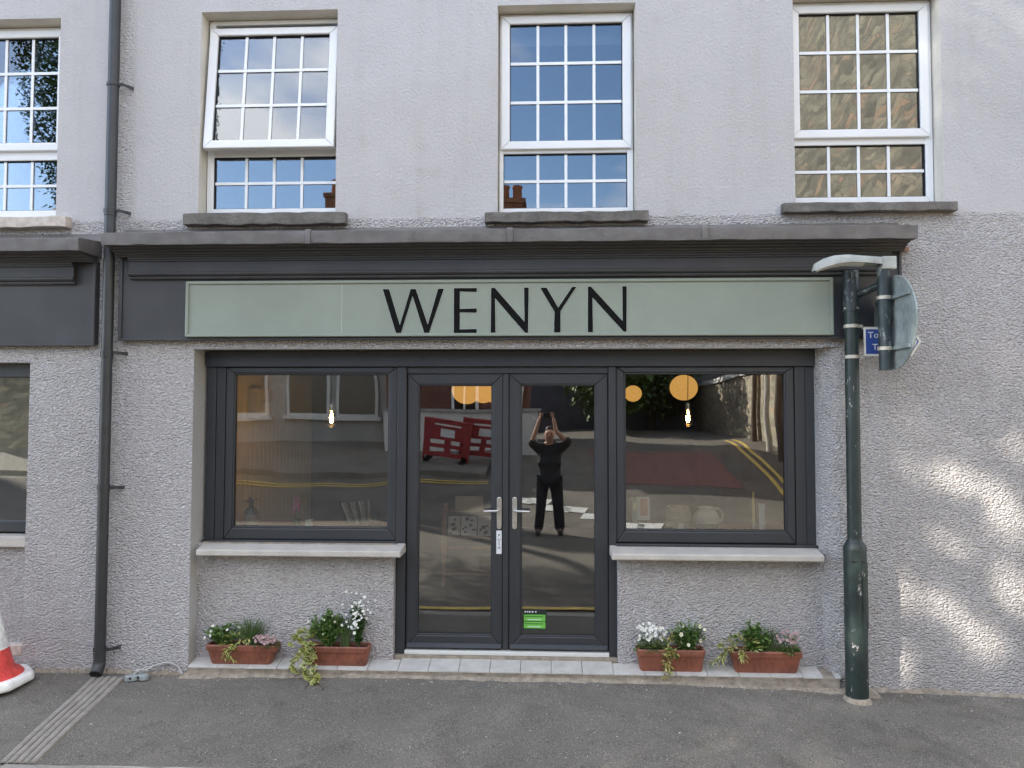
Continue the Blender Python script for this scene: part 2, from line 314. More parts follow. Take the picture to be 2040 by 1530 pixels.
# ------------------------------------------------------------------ mesh helpers
class MB:
    def __init__(s): s.v = []; s.f = []; s.m = []
    def add(s, vs, fs, m=0):
        o = len(s.v); s.v += [tuple(p) for p in vs]
        for f in fs: s.f.append(tuple(i + o for i in f)); s.m.append(m)
    def box(s, x0, x1, y0, y1, z0, z1, m=0):
        s.add([(x0, y0, z0), (x1, y0, z0), (x1, y1, z0), (x0, y1, z0), (x0, y0, z1), (x1, y0, z1), (x1, y1, z1), (x0, y1, z1)],
              [(0, 3, 2, 1), (4, 5, 6, 7), (0, 1, 5, 4), (1, 2, 6, 5), (2, 3, 7, 6), (3, 0, 4, 7)], m); return s
    def hexa(s, p, m=0):   # eight corners, bottom four then top four
        s.add(p, [(0, 3, 2, 1), (4, 5, 6, 7), (0, 1, 5, 4), (1, 2, 6, 5), (2, 3, 7, 6), (3, 0, 4, 7)], m); return s
    def prism(s, pts, a, b, fn, m=0):   # polygon swept from a to b; fn(u, v, w) -> xyz
        n = len(pts); s.add([fn(u, v, a) for u, v in pts] + [fn(u, v, b) for u, v in pts],
              [tuple(range(n))[::-1], tuple(range(n, 2 * n))] + [(i, (i + 1) % n, n + (i + 1) % n, n + i) for i in range(n)], m); return s
    def tube(s, path, r, n=10, m=0, cap=True):
        path = [Vector(p) for p in path]; rs = r if isinstance(r, (list, tuple)) else [r] * len(path)
        rings = []; up = None
        for i, p in enumerate(path):
            d = (path[min(i + 1, len(path) - 1)] - path[max(i - 1, 0)]).normalized()
            if up is None: up = Vector((0, 0, 1)) if abs(d.z) < 0.9 else Vector((1, 0, 0))
            a = d.cross(up).normalized(); b = a.cross(d).normalized(); up = b
            rings.append([p + (a * math.cos(2 * math.pi * k / n) + b * math.sin(2 * math.pi * k / n)) * rs[i] for k in range(n)])
        vs = [q for g in rings for q in g]; fs = []
        for i in range(len(rings) - 1):
            for k in range(n): fs.append((i * n + k, i * n + (k + 1) % n, (i + 1) * n + (k + 1) % n, (i + 1) * n + k))
        if cap: fs += [tuple(range(n))[::-1], tuple(range((len(rings) - 1) * n, len(rings) * n))]
        s.add(vs, fs, m); return s
    def lathe(s, prof, c=(0, 0, 0), n=24, m=0):
        vs = []; fs = []; k = len(prof)
        for j in range(n):
            a = 2 * math.pi * j / n
            vs += [(c[0] + r * math.cos(a), c[1] + r * math.sin(a), c[2] + z) for r, z in prof]
        for j in range(n):
            for i in range(k - 1): fs.append((j * k + i, ((j + 1) % n) * k + i, ((j + 1) % n) * k + i + 1, j * k + i + 1))
        s.add(vs, fs, m); return s
    def xf(s, mat): s.v = [tuple(mat @ Vector(p)) for p in s.v]; return s

def mesh(mb, mats, smooth=0):
    me = bpy.data.meshes.new('mesh'); me.from_pydata(mb.v, [], mb.f)
    for k in (mats if isinstance(mats, (list, tuple)) else [mats]): me.materials.append(M(k))
    me.polygons.foreach_set('material_index', mb.m)
    if smooth:
        me.polygons.foreach_set('use_smooth', [True] * len(me.polygons)); me.set_sharp_from_angle(angle=R(smooth))
    me.validate(); me.update(); return me
def link(name, data, parent=None):
    o = bpy.data.objects.new(name, data); COL.objects.link(o)
    if data is not None: data.name = name
    if parent is not None:
        o.parent = parent; o.matrix_parent_inverse = wmat(parent).inverted()
    return o
def wmat(o):
    m = Matrix.Translation(o.location) @ o.rotation_euler.to_matrix().to_4x4()
    return m if o.parent is None else wmat(o.parent) @ o.matrix_parent_inverse @ m
MASS = {'flowers', 'foliage', 'stems', 'blades', 'petals', 'leaves', 'small_print'}
def obj(name, mb, mats, parent=None, smooth=0, bevel=0, seg=2):
    o = link(name, mesh(mb, mats, smooth), parent)
    if name in MASS: o['kind'] = 'stuff'
    if bevel:
        b = o.modifiers.new('bevel', 'BEVEL'); b.width = bevel; b.segments = seg; b.limit_method = 'ANGLE'; b.angle_limit = R(40)
    return o
def tag(o, label, cat, group=None):
    o['label'] = label; o['category'] = cat
    if group: o['group'] = group
    return o
def thing(name, label, cat, loc=(0, 0, 0), group=None, rot=(0, 0, 0)):
    o = bpy.data.objects.new(name, None); COL.objects.link(o); o.location = loc; o.rotation_euler = rot
    o.empty_display_size = 0.1
    return tag(o, label, cat, group)
def child(name, mb, mats, parent, smooth=0, bevel=0):    # geometry given in the parent's own coordinates
    o = bpy.data.objects.new(name, mesh(mb, mats, smooth)); COL.objects.link(o); o.parent = parent; o.data.name = name
    if bevel:
        b = o.modifiers.new('bevel', 'BEVEL'); b.width = bevel; b.segments = 2; b.limit_method = 'ANGLE'; b.angle_limit = R(40)
    return o
def structure(o): o['kind'] = 'structure'; return o
def XZ(u, v, w): return (u, w, v)

def wall_sheet(mb, x0, x1, z0, z1, holes, y0=0.0, y1=0.3, caps=True):
    xs = sorted({x0, x1, *[h[0] for h in holes], *[h[1] for h in holes]}); zs = sorted({z0, z1, *[h[2] for h in holes], *[h[3] for h in holes]})
    xs = [x for x in xs if x0 <= x <= x1]; zs = [z for z in zs if z0 <= z <= z1]
    for a, b in zip(xs, xs[1:]):
        for c, d in zip(zs, zs[1:]):
            if any(h[0] - 1e-6 <= a and b <= h[1] + 1e-6 and h[2] - 1e-6 <= c and d <= h[3] + 1e-6 for h in holes): continue
            mb.add([(a, y0, c), (b, y0, c), (b, y0, d), (a, y0, d)], [(0, 1, 2, 3)])
            mb.add([(a, y1, c), (b, y1, c), (b, y1, d), (a, y1, d)], [(3, 2, 1, 0)])
    for h in holes:
        a, b, c, d = h[:4]; m = h[4] if len(h) > 4 else 0
        if a > x0: mb.add([(a, y0, c), (a, y1, c), (a, y1, d), (a, y0, d)], [(0, 3, 2, 1)], m)
        if b < x1: mb.add([(b, y0, c), (b, y1, c), (b, y1, d), (b, y0, d)], [(0, 1, 2, 3)], m)
        if d < z1: mb.add([(a, y0, d), (b, y0, d), (b, y1, d), (a, y1, d)], [(0, 1, 2, 3)], m)
        if c > z0: mb.add([(a, y0, c), (b, y0, c), (b, y1, c), (a, y1, c)], [(3, 2, 1, 0)], m)
    return mb
def frame(x0, x1, z0, z1, w, y0, y1, mb=None, wl=None, wr=None, wt=None, wb=None):
    mb = mb or MB(); wl = w if wl is None else wl; wr = w if wr is None else wr; wt = w if wt is None else wt; wb = w if wb is None else wb
    P = [(x0, z0), (x1, z0), (x1, z1), (x0, z1)]; Q = [(x0 + wl, z0 + wb), (x1 - wr, z0 + wb), (x1 - wr, z1 - wt), (x0 + wl, z1 - wt)]
    for i in range(4):
        j = (i + 1) % 4
        mb.hexa([(*P[i][:1], y0, P[i][1]), (P[j][0], y0, P[j][1]), (P[j][0], y1, P[j][1]), (P[i][0], y1, P[i][1]),
                 (Q[i][0], y0, Q[i][1]), (Q[j][0], y0, Q[j][1]), (Q[j][0], y1, Q[j][1]), (Q[i][0], y1, Q[i][1])])
    return mb

# ------------------------------------------------------------------ ground
def pave_z(x, y):
    xs = [(-20, -0.20), (-4, -0.150), (-1, -0.132), (1, -0.140), (2.2, -0.180), (3.5, -0.192), (20, -0.30)]
    for (a, za), (b, zb) in zip(xs, xs[1:]):
        if a <= x <= b: z = za + (zb - za) * (x - a) / (b - a); break
    else: z = -0.2
    return z + 0.022 * y + 0.004 * math.sin(3.1 * x + 1.2 * y) + 0.003 * math.sin(5.3 * y - 2.2 * x)
def road_z(x, y):
    yy = -1.6 - y
    if yy <= 0: return -0.29
    return -0.29 + (0.05 * yy if yy < 4.5 else 0.225 + 0.126 * (yy - 4.5) if yy < 13 else 1.296 + 0.02 * (yy - 13))
def grid(x0, x1, y0, y1, nx, ny, fz):
    mb = MB(); vs = [(x0 + (x1 - x0) * i / nx, y0 + (y1 - y0) * j / ny) for j in range(ny + 1) for i in range(nx + 1)]
    mb.add([(x, y, fz(x, y)) for x, y in vs], [(j * (nx + 1) + i, j * (nx + 1) + i + 1, (j + 1) * (nx + 1) + i + 1, (j + 1) * (nx + 1) + i) for j in range(ny) for i in range(nx)])
    return mb
road = structure(obj('road', grid(-14, 14, -22, -1.56, 56, 60, lambda x, y: road_z(x, y) + 0.006 * math.sin(1.7 * x + y)), 'road_asphalt', smooth=40))
ground = MB()
for (x0, x1, y0, y1) in [(-400, 400, -400, -22), (-400, -14, -22, 0.0), (14, 400, -22, 0.0)]:
    ground.add([(x0, y0, road_z(0, y0) - 0.02), (x1, y0, road_z(0, y0) - 0.02), (x1, y1, road_z(0, y1) - 0.02), (x0, y1, road_z(0, y1) - 0.02)], [(0, 1, 2, 3)])
ground.add([(-400, 0, -0.45), (400, 0, -0.45), (400, 400, -0.45), (-400, 400, -0.45)], [(0, 1, 2, 3)])
structure(obj('ground', ground, 'road_asphalt'))
pavement = structure(obj('pavement', grid(-14, 14, -1.42, 0.05, 112, 14, pave_z), 'pavement_asphalt', smooth=40))
for i in range(13):
    x = -5.9 + i * 0.93
    k = MB().hexa([(x, -1.56, -0.45), (x + 0.92, -1.56, -0.45), (x + 0.92, -1.424, -0.45), (x, -1.424, -0.45)] +
                  [(a, b, pave_z(a, -1.42) + 0.004) for a, b in ((x, -1.56), (x + 0.92, -1.56), (x + 0.92, -1.424), (x, -1.424))])
    obj('kerb_stone', k, 'channel', pavement, bevel=0.012)
# scattered grit and blown plaster along the foot of the wall
gm = MB()
for i in range(520):
    if i < 300: x, y = random.uniform(-4.2, 3.6), -abs(random.gauss(0, 0.07)) - (0.02 if -2.7 < random.random() else 0)
    else: x, y = random.uniform(-4.2, 3.6), random.uniform(-1.4, -0.05)
    r = random.uniform(0.002, 0.0055) * (1.6 if random.random() < 0.06 else 1); z = pave_z(x, y)
    a = random.uniform(0, 6.28); c, s_ = math.cos(a) * r, math.sin(a) * r
    gm.add([(x + c, y + s_, z), (x - s_, y + c, z), (x - c * 1.2, y - s_ * 1.2, z), (x + s_ * 0.7, y - c * 0.7, z), (x, y, z + r * 0.9)], [(0, 1, 4), (1, 2, 4), (2, 3, 4), (3, 0, 4)])
g = obj('grit', gm, 'grit_white'); g['kind'] = 'stuff'; g['label'] = 'loose pale grit scattered on the grey pavement'; g['category'] = 'grit'

# ------------------------------------------------------------------ the shop building
shop = thing('shop_building', 'two storey grey rendered shop with white upstairs windows and dark glazed shopfront', 'building', (0, 0, -0.15))
W1 = (-2.715, -1.63, 3.37, 5.005); W2 = (-0.375, 0.685, 3.37, 5.005); W3 = (1.875, 2.968, 3.42, 5.045)
OP = (-2.724, 2.24, -0.45, 2.345)
wm = wall_sheet(MB(), -3.385, 9.0, -0.45, 8.2, [(*W1, 1), (*W2, 1), (*W3, 1), (*OP, 2)])
obj('wall', wm, ['render_wall', 'cream_reveal', 'smooth_render'], shop)
prof = [(2.06, 0.3), (2.06, 0.17), (2.072, 0.12), (2.095, 0.075), (2.13, 0.036), (2.175, 0.01), (2.235, -0.003), (2.238, 0.3)]
obj('splayed_jamb', MB().prism(prof, -0.45, 2.344, lambda u, v, w: (u, v, w)), 'rough_render', shop, smooth=50)
obj('lintel_edge', MB().box(-2.72, 2.06, 0.001, 0.02, 2.338, 2.343), 'smooth_render', shop)

# roof and rear shell, out of view, so that no light comes through
shell = MB()
shell.box(-3.38, 9.0, 7.0, 7.2, -0.45, 8.2); shell.box(8.8, 9.0, 0.3, 7.0, -0.45, 8.2)
shell.add([(-3.4, -0.25, 8.1), (9.1, -0.25, 8.1), (9.1, 3.6, 10.6), (-3.4, 3.6, 10.6), (9.1, 7.4, 8.1), (-3.4, 7.4, 8.1)], [(0, 1, 2, 3), (3, 2, 4, 5), (0, 5, 4, 1)])
obj('roof', shell, 'slate', shop)

adj = thing('adjoining_building', 'neighbouring grey rendered building left of the downpipe with its own fascia', 'building', (-4.5, 0, -0.15))
# ---- upstairs windows
def upper_window(op, up, lo, parent, yf=0.13, open_deg=0, sash=None):
    x0, x1, z0, z1 = op
    fr = obj('window', frame(x0 + 0.006, x1 - 0.006, z0 + 0.01, z1 - 0.006, 0.035, yf, yf + 0.07, wb=lo[2] - z0 - 0.01, wl=max(0.012, lo[0] - x0 - 0.006), wr=max(0.012, x1 - 0.006 - lo[1])), 'upvc_white', parent, bevel=0.006)
    tr = obj('transom', MB().box(lo[0] - 0.003, lo[1] + 0.003, yf + 0.004, yf + 0.066, lo[3], up[2] - 0.055), 'upvc_white', fr, bevel=0.006)
    # opening sash, top hung
    hinge = Vector((0, yf, up[3] + 0.062)); rot = Matrix.Translation(hinge - Vector((0, 0, 0.038 if open_deg else 0))) @ Matrix.Rotation(R(-open_deg), 4, 'X') @ Matrix.Translation(-hinge)
    sx0, sx1, sz0, sz1 = up[0] - 0.07, up[1] + 0.07, up[2] - 0.066, up[3] + 0.062
    sa = obj('sash', frame(sx0, sx1, sz0, sz1, 0.07, yf - 0.028, yf + 0.03, wb=0.066, wt=0.062).xf(rot), 'upvc_white', fr, bevel=0.008)
    gp = MB().box(up[0] - 0.01, up[1] + 0.01, yf + 0.004, yf + 0.008, up[2] - 0.01, up[3] + 0.01).xf(rot); obj('pane', gp, 'glass_upper', sa)
    gk = frame(up[0] - 0.001, up[1] + 0.001, up[2] - 0.001, up[3] + 0.001, 0.006, yf - 0.01, yf + 0.003).xf(rot); obj('gasket', gk, 'anthracite_gap', sa)
    w, h = (up[1] - up[0]) / 4, (up[3] - up[2]) / 3
    for i in (1, 2, 3): obj('glazing_bar', MB().box(up[0] + i * w - 0.011, up[0] + i * w + 0.011, yf - 0.003, yf + 0.0035, up[2], up[3]).xf(rot), 'bar_white', sa)
    for i in (1, 2): obj('glazing_bar', MB().box(up[0], up[1], yf - 0.0055, yf + 0.003, up[2] + i * h - 0.011, up[2] + i * h + 0.011).xf(rot), 'bar_white', sa)
    obj('pane', MB().box(lo[0] - 0.01, lo[1] + 0.01, yf + 0.03, yf + 0.034, lo[2] - 0.01, lo[3] + 0.01), 'glass_upper', fr)
    obj('gasket', frame(lo[0] - 0.001, lo[1] + 0.001, lo[2] - 0.001, lo[3] + 0.001, 0.005, yf + 0.012, yf + 0.029), 'anthracite_gap', fr)
    w, h = (lo[1] - lo[0]) / 4, (lo[3] - lo[2]) / 2
    xs = [up[0] + i * (up[1] - up[0]) / 4 for i in (1, 2, 3)]
    for x in xs: obj('glazing_bar', MB().box(x - 0.011, x + 0.011, yf + 0.022, yf + 0.0295, lo[2], lo[3]), 'bar_white', fr)
    obj('glazing_bar', MB().box(lo[0], lo[1], yf + 0.02, yf + 0.029, lo[2] + h - 0.011, lo[2] + h + 0.011), 'bar_white', fr)
    for x in (x0 + 0.13, x1 - 0.13):
        obj('drain_cover', MB().box(x - 0.025, x + 0.025, yf - 0.006, yf + 0.001, z0 + 0.028, z0 + 0.04), 'upvc_white', fr, bevel=0.003)
    return fr
w1 = upper_window(W1, (-2.622, -1.722, 4.015, 4.90), (-2.655, -1.655, 3.47, 3.888), shop, open_deg=5.5)
obj('stay_arm', MB().tube([(-1.69, 0.14, 3.98), (-1.70, 0.06, 3.985)], 0.006, 6), 'steel', w1)
w2 = upper_window(W2, (-0.285, 0.595, 3.975, 4.91), (-0.335, 0.632, 3.45, 3.884), shop)
w3 = upper_window(W3, (1.955, 2.862, 4.030, 4.945), (1.90, 2.905, 3.51, 3.917), shop)
# worn stone sills: an uneven slab each
def sill(x0, x1, z0, z1, mat, parent, y0=-0.075, y1=0.13, chips=True):
    mb = MB(); n = 14
    for i in range(n + 1):
        x = x0 + (x1 - x0) * i / n; j = lambda a: random.uniform(-a, a) if chips else 0
        mb.v += [(x, y0 + j(0.004), z0 + j(0.006)), (x, y1, z0), (x, y1, z1 + 0.02), (x, y0 + j(0.004), z1 + j(0.004))]
    for i in range(n):
        a = i * 4; b = a + 4
        for k in range(4): mb.f.append((a + k, a + (k + 1) % 4, b + (k + 1) % 4, b + k)); mb.m.append(0)
    mb.f += [(0, 3, 2, 1), (n * 4, n * 4 + 1, n * 4 + 2, n * 4 + 3)]; mb.m += [0, 0]
    mb.f = [f[::-1] for f in mb.f]
    return obj('window_sill', mb, mat, parent, bevel=0.006)
sill(-2.80, -1.532, 3.292, 3.382, 'stone_sill', shop); sill(-0.466, 0.768, 3.290, 3.368, 'stone_sill', shop); sill(1.765, 3.03, 3.345, 3.415, 'stone_sill', shop)

# ---- fascia, frieze, cornice
FP = 'fascia_paint'
obj('fascia', MB().box(-3.30, 2.622, -0.05, -0.002, 2.412, 3.06), FP, shop, bevel=0.003)
obj('fascia_moulding', MB().box(-3.30, 2.622, -0.062, -0.0505, 2.400, 2.420).box(-3.30, -3.272, -0.062, -0.0505, 2.4215, 3.06).box(2.600, 2.622, -0.062, -0.0505, 2.4215, 3.06), FP, shop, bevel=0.004)
fz = MB()
fprof = [(-0.052, 2.872), (-0.075, 2.872), (-0.080, 2.882), (-0.080, 2.890), (-0.098, 2.898), (-0.105, 2.908), (-0.105, 2.920), (-0.095, 2.926), (-0.095, 3.000), (-0.105, 3.006), (-0.105, 3.016), (-0.115, 3.020), (-0.115, 3.034), (-0.052, 3.034)]
fz.prism(fprof, -3.205, 2.525, lambda u, v, w: (w, u, v)); obj('frieze', fz, FP, shop)
cprof = [(-0.052, 3.036), (-0.125, 3.036), (-0.130, 3.046), (-0.145, 3.050), (-0.150, 3.062), (-0.175, 3.066), (-0.182, 3.078), (-0.215, 3.080), (-0.222, 3.092), (-0.290, 3.094), (-0.290, 3.172), (-0.015, 3.208)]
obj('cornice', MB().prism(cprof, -3.290, 2.612, lambda u, v, w: (w, u, v)), FP, shop)
lead = MB(); n = 60; random.seed(3)
for i in range(n + 1):
    x = -3.30 + 5.925 * i / n; j = random.uniform(-0.004, 0.004); k = random.uniform(-0.003, 0.003)
    lead.v += [(x, -0.002, 3.275 + j * 0.5), (x, -0.02, 3.215 + j), (x, -0.292 + k, 3.184 + j), (x, -0.305 + k, 3.176 + j), (x, -0.304 - k, 3.135), (x, -0.300 + j, 3.090 + k), (x, -0.27, 3.0885)]
for i in range(n):
    for k in range(6): lead.f.append((i * 7 + k, i * 7 + k + 1, i * 7 + 7 + k + 1, i * 7 + 7 + k)); lead.m.append(0)
def lead_end(x0, x1, dz, par):
    pr = [(-0.002, 3.274), (-0.02, 3.214), (-0.292, 3.182), (-0.302, 3.174), (-0.3005, 3.0905), (-0.002, 3.0905)]
    obj('lead_end', MB().prism([(a, b + dz) for a, b in pr], x0, x1, lambda u, v, w: (w, u, v)), 'lead', par)
lead_o = obj('lead_flashing', lead, 'lead', shop, smooth=35)
lead_end(-3.301, -3.2905, 0, lead_o); lead_end(2.6125, 2.6255, 0, lead_o)
for x in (-1.745, -0.262, 1.135, -2.98 + 0.0, 0.5):
    if x in (-2.98, 0.5): obj('flashing_lap', MB().box(x, x + 0.006, -0.012, -0.004, 3.218, 3.272), 'lead', lead_o); continue
    obj('lead_roll', MB().prism([(-0.312, 3.082), (-0.315, 3.10), (-0.315, 3.182), (-0.300, 3.193), (-0.02, 3.224), (-0.02, 3.214), (-0.295, 3.183), (-0.303, 3.17), (-0.302, 3.088)], x - 0.021, x + 0.021, lambda u, v, w: (w, u, v)), 'lead', lead_o, bevel=0.004)
obj('timber_end', MB().box(2.624, 2.69, -0.03, -0.001, 3.055, 3.085), 'wood_rack', shop)

# ---- shop sign
sign = thing('shop_sign', 'long sage green sign board with black capital letters WENYN above the doors', 'sign', (-0.32, -0.09, 2.42))
sx0, sx1, sz0, sz1 = -2.758, 2.112, 2.424, 2.852
obj('board', MB().box(sx0 + 0.02, sx1 - 0.02, -0.078, -0.0515, sz0 + 0.02, sz1 - 0.02), 'sage_sign', sign)
obj('board_seam', MB().box(-1.5505, -1.548, -0.0789, -0.0781, sz0 + 0.03, sz1 - 0.03), 'pale_outline', sign)
obj('border_moulding', frame(sx0, sx1, sz0, sz1, 0.024, -0.092, -0.054), 'sage_sign', sign, bevel=0.006)
LET = {'W': [(412, 186), (445, 188), (502, 372), (556, 187), (582, 187), (645, 370), (697, 187), (727, 186), (652, 412), (627, 412), (566, 222), (508, 412), (482, 412)],
       'E': [(778, 184), (896, 184), (894, 204), (809, 201), (809, 290), (895, 288), (895, 310), (809, 307), (809, 395), (895, 393), (895, 415), (778, 415)],
       'N': [(968, 183), (986, 183), (1138, 357), (1135, 183), (1159, 183), (1156, 413), (1140, 413), (988, 236), (991, 412), (966, 412)],
       'Y': [(1217, 184), (1250, 184), (1308, 286), (1378, 181), (1400, 181), (1320, 303), (1320, 412), (1287, 412), (1289, 308)],
       'n': [(1458, 180), (1474, 180), (1632, 356), (1631, 179), (1653, 179), (1651, 410), (1636, 408), (1481, 236), (1483, 411), (1457, 411)]}
for ch, pts in LET.items():
    q = [(-1.237 + (a - 412) * 0.001481, 2.790 - (b - 183) * 0.00148) for a, b in pts][::-1]
    cx = sum(p[0] for p in q) / len(q); cz = sum(p[1] for p in q) / len(q)
    l = obj('letter', MB().prism(q, -0.0825, -0.0783, XZ), 'letter_black', sign)
    # hairline pale edge left where the lettering was cut out
    out = []
    for i, (a, b) in enumerate(q):
        p0, p1 = q[i - 1], q[(i + 1) % len(q)]
        n1 = Vector((b - p0[1], -(a - p0[0]))).normalized(); n2 = Vector((p1[1] - b, -(p1[0] - a))).normalized()
        k = n1 + n2; k = k / max(0.35, k.length_squared) * 2 * 0.0022
        out.append((a + k.x, b + k.y))
    obj('letter_outline', MB().prism(out, -0.0795, -0.0782, XZ), 'pale_outline', l)

# ---- shopfront joinery
AN = 'anthracite'
obj('header', MB().box(-2.702, 2.058, 0.165, 0.26, 2.212, 2.337), AN, shop, bevel=0.004)
def shop_window(fx0, fx1, px0, px1, pz0, pz1, side):
    w = obj('shop_window', frame(px0 - 0.062, px1 + 0.062, pz0 - 0.088, 2.2105, 0.062, 0.19, 0.27, wb=0.088, wt=2.2105 - pz1), AN, shop, bevel=0.008)
    obj('glazing_bead', frame(px0 - 0.002, px1 + 0.002, pz0 - 0.002, pz1 + 0.002, 0.014, 0.200, 0.222), AN, w, bevel=0.004)
    obj('gasket', frame(px0 + 0.011, px1 - 0.011, pz0 + 0.011, pz1 - 0.011, 0.004, 0.2185, 0.2225), 'anthracite_gap', w)
    obj('pane', MB().box(px0, px1, 0.223, 0.229, pz0, pz1), 'glass_shop', w)
    a, b = (fx0, px0 - 0.064) if side < 0 else (px1 + 0.064, fx1)
    k = (b - a) / 2
    for i in range(2): obj('cover_board', MB().box(a + i * k + 0.0015, a + (i + 1) * k - 0.0015, 0.186 + 0.006 * i, 0.27, 0.845, 2.2105), AN, w, bevel=0.003)
    obj('bottom_rail', MB().box(fx0 - (0.012 if side < 0 else 0), fx1 + (0.006 if side > 0 else 0), 0.155, 0.27, 0.826, 0.8475), AN, w, bevel=0.004)
    return w
lw = shop_window(-2.70, -1.158, -2.488, -1.236, 0.937, 2.163, -1)
rw = shop_window(0.54, 2.068, 0.606, 1.846, 0.940, 2.165, 1)
obj('mullion', MB().box(-1.173, -1.098, 0.180, 0.30, -0.02, 2.2105), AN, shop, bevel=0.006)
obj('mullion', MB().box(0.484, 0.543, 0.180, 0.30, -0.02, 2.2105), AN, shop, bevel=0.006)
obj('door_head', MB().box(-1.097, 0.483, 0.196, 0.30, 2.158, 2.2105), AN, shop, bevel=0.004)
obj('threshold', MB().box(-1.097, 0.483, 0.165, 0.29, -0.018, 0.012), 'box_white', shop, bevel=0.004)
obj('threshold_bed', MB().box(-1.17, 0.55, 0.14, 0.29, -0.05, -0.0185), 'step_concrete', shop, bevel=0.004)
def door(x0, x1, px0, px1, hx, d):
    o = obj('door', frame(x0, x1, 0.020, 2.155, 0.09, 0.205, 0.27, wl=px0 - x0, wr=x1 - px1, wb=0.10, wt=0.082), AN, shop, bevel=0.008)
    obj('glazing_bead', frame(px0 - 0.003, px1 + 0.003, 0.117, 2.076, 0.013, 0.212, 0.232), AN, o, bevel=0.004)
    obj('gasket', frame(px0 + 0.009, px1 - 0.009, 0.129, 2.064, 0.004, 0.2285, 0.2325), 'anthracite_gap', o)
    obj('pane', MB().box(px0, px1, 0.233, 0.239, 0.12, 2.073), 'glass_shop', o)
    obj('weather_bar', MB().prism([(0.204, 0.028), (0.180, 0.028), (0.180, 0.036), (0.204, 0.062)], x0 + 0.01, x1 - 0.01, lambda u, v, w: (w, u, v)), AN, o, bevel=0.002)
    h = MB(); pts = []
    for k in range(13): a = math.pi * k / 12; pts.append((hx + 0.0185 * math.cos(a), 1.175 + 0.0185 * math.sin(a)))
    for k in range(13): a = math.pi + math.pi * k / 12; pts.append((hx + 0.0185 * math.cos(a), 0.962 + 0.0185 * math.sin(a)))
    h.prism(pts, 0.194, 0.2045, XZ); hp = obj('handle_plate', h, 'steel', o, bevel=0.003)
    obj('handle', MB().tube([(hx, 0.196, 1.092), (hx, 0.160, 1.092), (hx + d * 0.012, 0.150, 1.091), (hx + d * 0.04, 0.147, 1.090), (hx + d * 0.118, 0.150, 1.087)], [0.011, 0.010, 0.010, 0.009, 0.0075], 10), 'steel', hp, smooth=60)
    ly = MB().tube([(hx, 0.1925, 0.996), (hx, 0.200, 0.996)], 0.009, 14); ly.box(hx - 0.0035, hx + 0.0035, 0.189, 0.1935, 0.969, 0.996); obj('lock_cylinder', ly, 'galv', hp)
    return o
dl = door(-1.095, -0.338, -1.010, -0.420, -0.366, -1)
dr = door(-0.292, 0.482, -0.201, 0.388, -0.246, 1)
obj('astragal', MB().box(-0.337, -0.293, 0.192, 0.27, 0.022, 2.155), AN, shop, bevel=0.008)

def text_mesh(body, size, thick, mat, parent, name='lettering', at=(0, 0, 0), align='CENTER', sx=1.0, vert=False):
    cu = bpy.data.curves.new('text', 'FONT'); cu.body = body; cu.size = size; cu.extrude = thick; cu.align_x = align; cu.align_y = 'CENTER'; cu.resolution_u = 3
    to = bpy.data.objects.new('text', cu); COL.objects.link(to)
    dg = bpy.context.evaluated_depsgraph_get(); me = bpy.data.meshes.new_from_object(to.evaluated_get(dg))
    bpy.data.objects.remove(to); bpy.data.curves.remove(cu)
    me.transform(Matrix.Translation(at) @ Matrix.Rotation(R(90), 4, 'X') @ Matrix.Diagonal((sx, 1, 1, 1)))
    me.materials.clear(); me.materials.append(M(mat)); return link(name, me, parent)
pp = obj('push_plate', MB().box(-0.388, -0.346, 0.2015, 0.2046, 0.752, 0.932), 'white_plate', dl, bevel=0.003)
for i, ch in enumerate('PUSH'): text_mesh(ch, 0.034, 0.0004, 'letter_black', pp, 'letter', (-0.367, 0.2012, 0.893 - i * 0.0315), sx=0.95)
lb = obj('window_sticker', MB().box(-0.182, 0.002, 0.2315, 0.2325, 0.168, 0.322), 'label_black', dr)
for k, (a, b) in enumerate(((0.176, 0.225), (0.231, 0.281))):
    obj('green_band', MB().box(-0.174, -0.006, 0.2306, 0.2314, a, b), 'green_label', lb)
    for r_, n_, zz, mt in ((0.86, 15, b - 0.014, 'label_black'), (0.62, 11, a + 0.013, 'white_plate')):
        pr = MB(); wd = 0.168 * r_; xx = -0.09 - wd / 2
        while xx < -0.09 + wd / 2 - 0.006:
            w_ = random.uniform(0.005, 0.012); pr.box(xx, xx + w_, 0.2300, 0.2305, zz - 0.0035, zz + 0.0035); xx += w_ + 0.0035
        obj('small_print', pr, mt, lb)
pr = MB()
for xx in (-0.168, -0.150, -0.135, -0.112, -0.085): pr.box(xx, xx + random.uniform(0.007, 0.014), 0.2300, 0.2314, 0.297, 0.308)
obj('small_print', pr, 'white_plate', lb)

# ---- stall risers, sills, step
obj('stall_riser', MB().box(-2.75, -1.174, 0.12, 0.29, -0.2, 0.825), 'rough_render', shop, bevel=0.012)
obj('stall_riser', MB().box(0.544, 2.10, 0.12, 0.29, -0.2, 0.825), 'rough_render', shop, bevel=0.012)
def ledge(pts_x):
    a0, a1, b0, b1 = pts_x
    mb = MB().hexa([(a0, -0.03, 0.756), (a1, -0.03, 0.758), (b1, 0.2, 0.758), (b0, 0.2, 0.756), (a0, -0.03, 0.803), (a1, -0.03, 0.806), (b1, 0.2, 0.833), (b0, 0.2, 0.833)])
    return obj('window_ledge', mb, 'concrete_sill', shop, bevel=0.010)
ledge((-2.668, -1.096, -2.700, -1.096)); ledge((0.488, 2.040, 0.488, 2.056))
obj('sill_bedding', MB().box(-2.70, -1.165, 0.135, 0.2, 0.8345, 0.8255), 'step_concrete', shop)
step = thing('tiled_step', 'low step of pale square tiles with brown concrete edge below the shopfront', 'step', (-0.3, 0, -0.14))
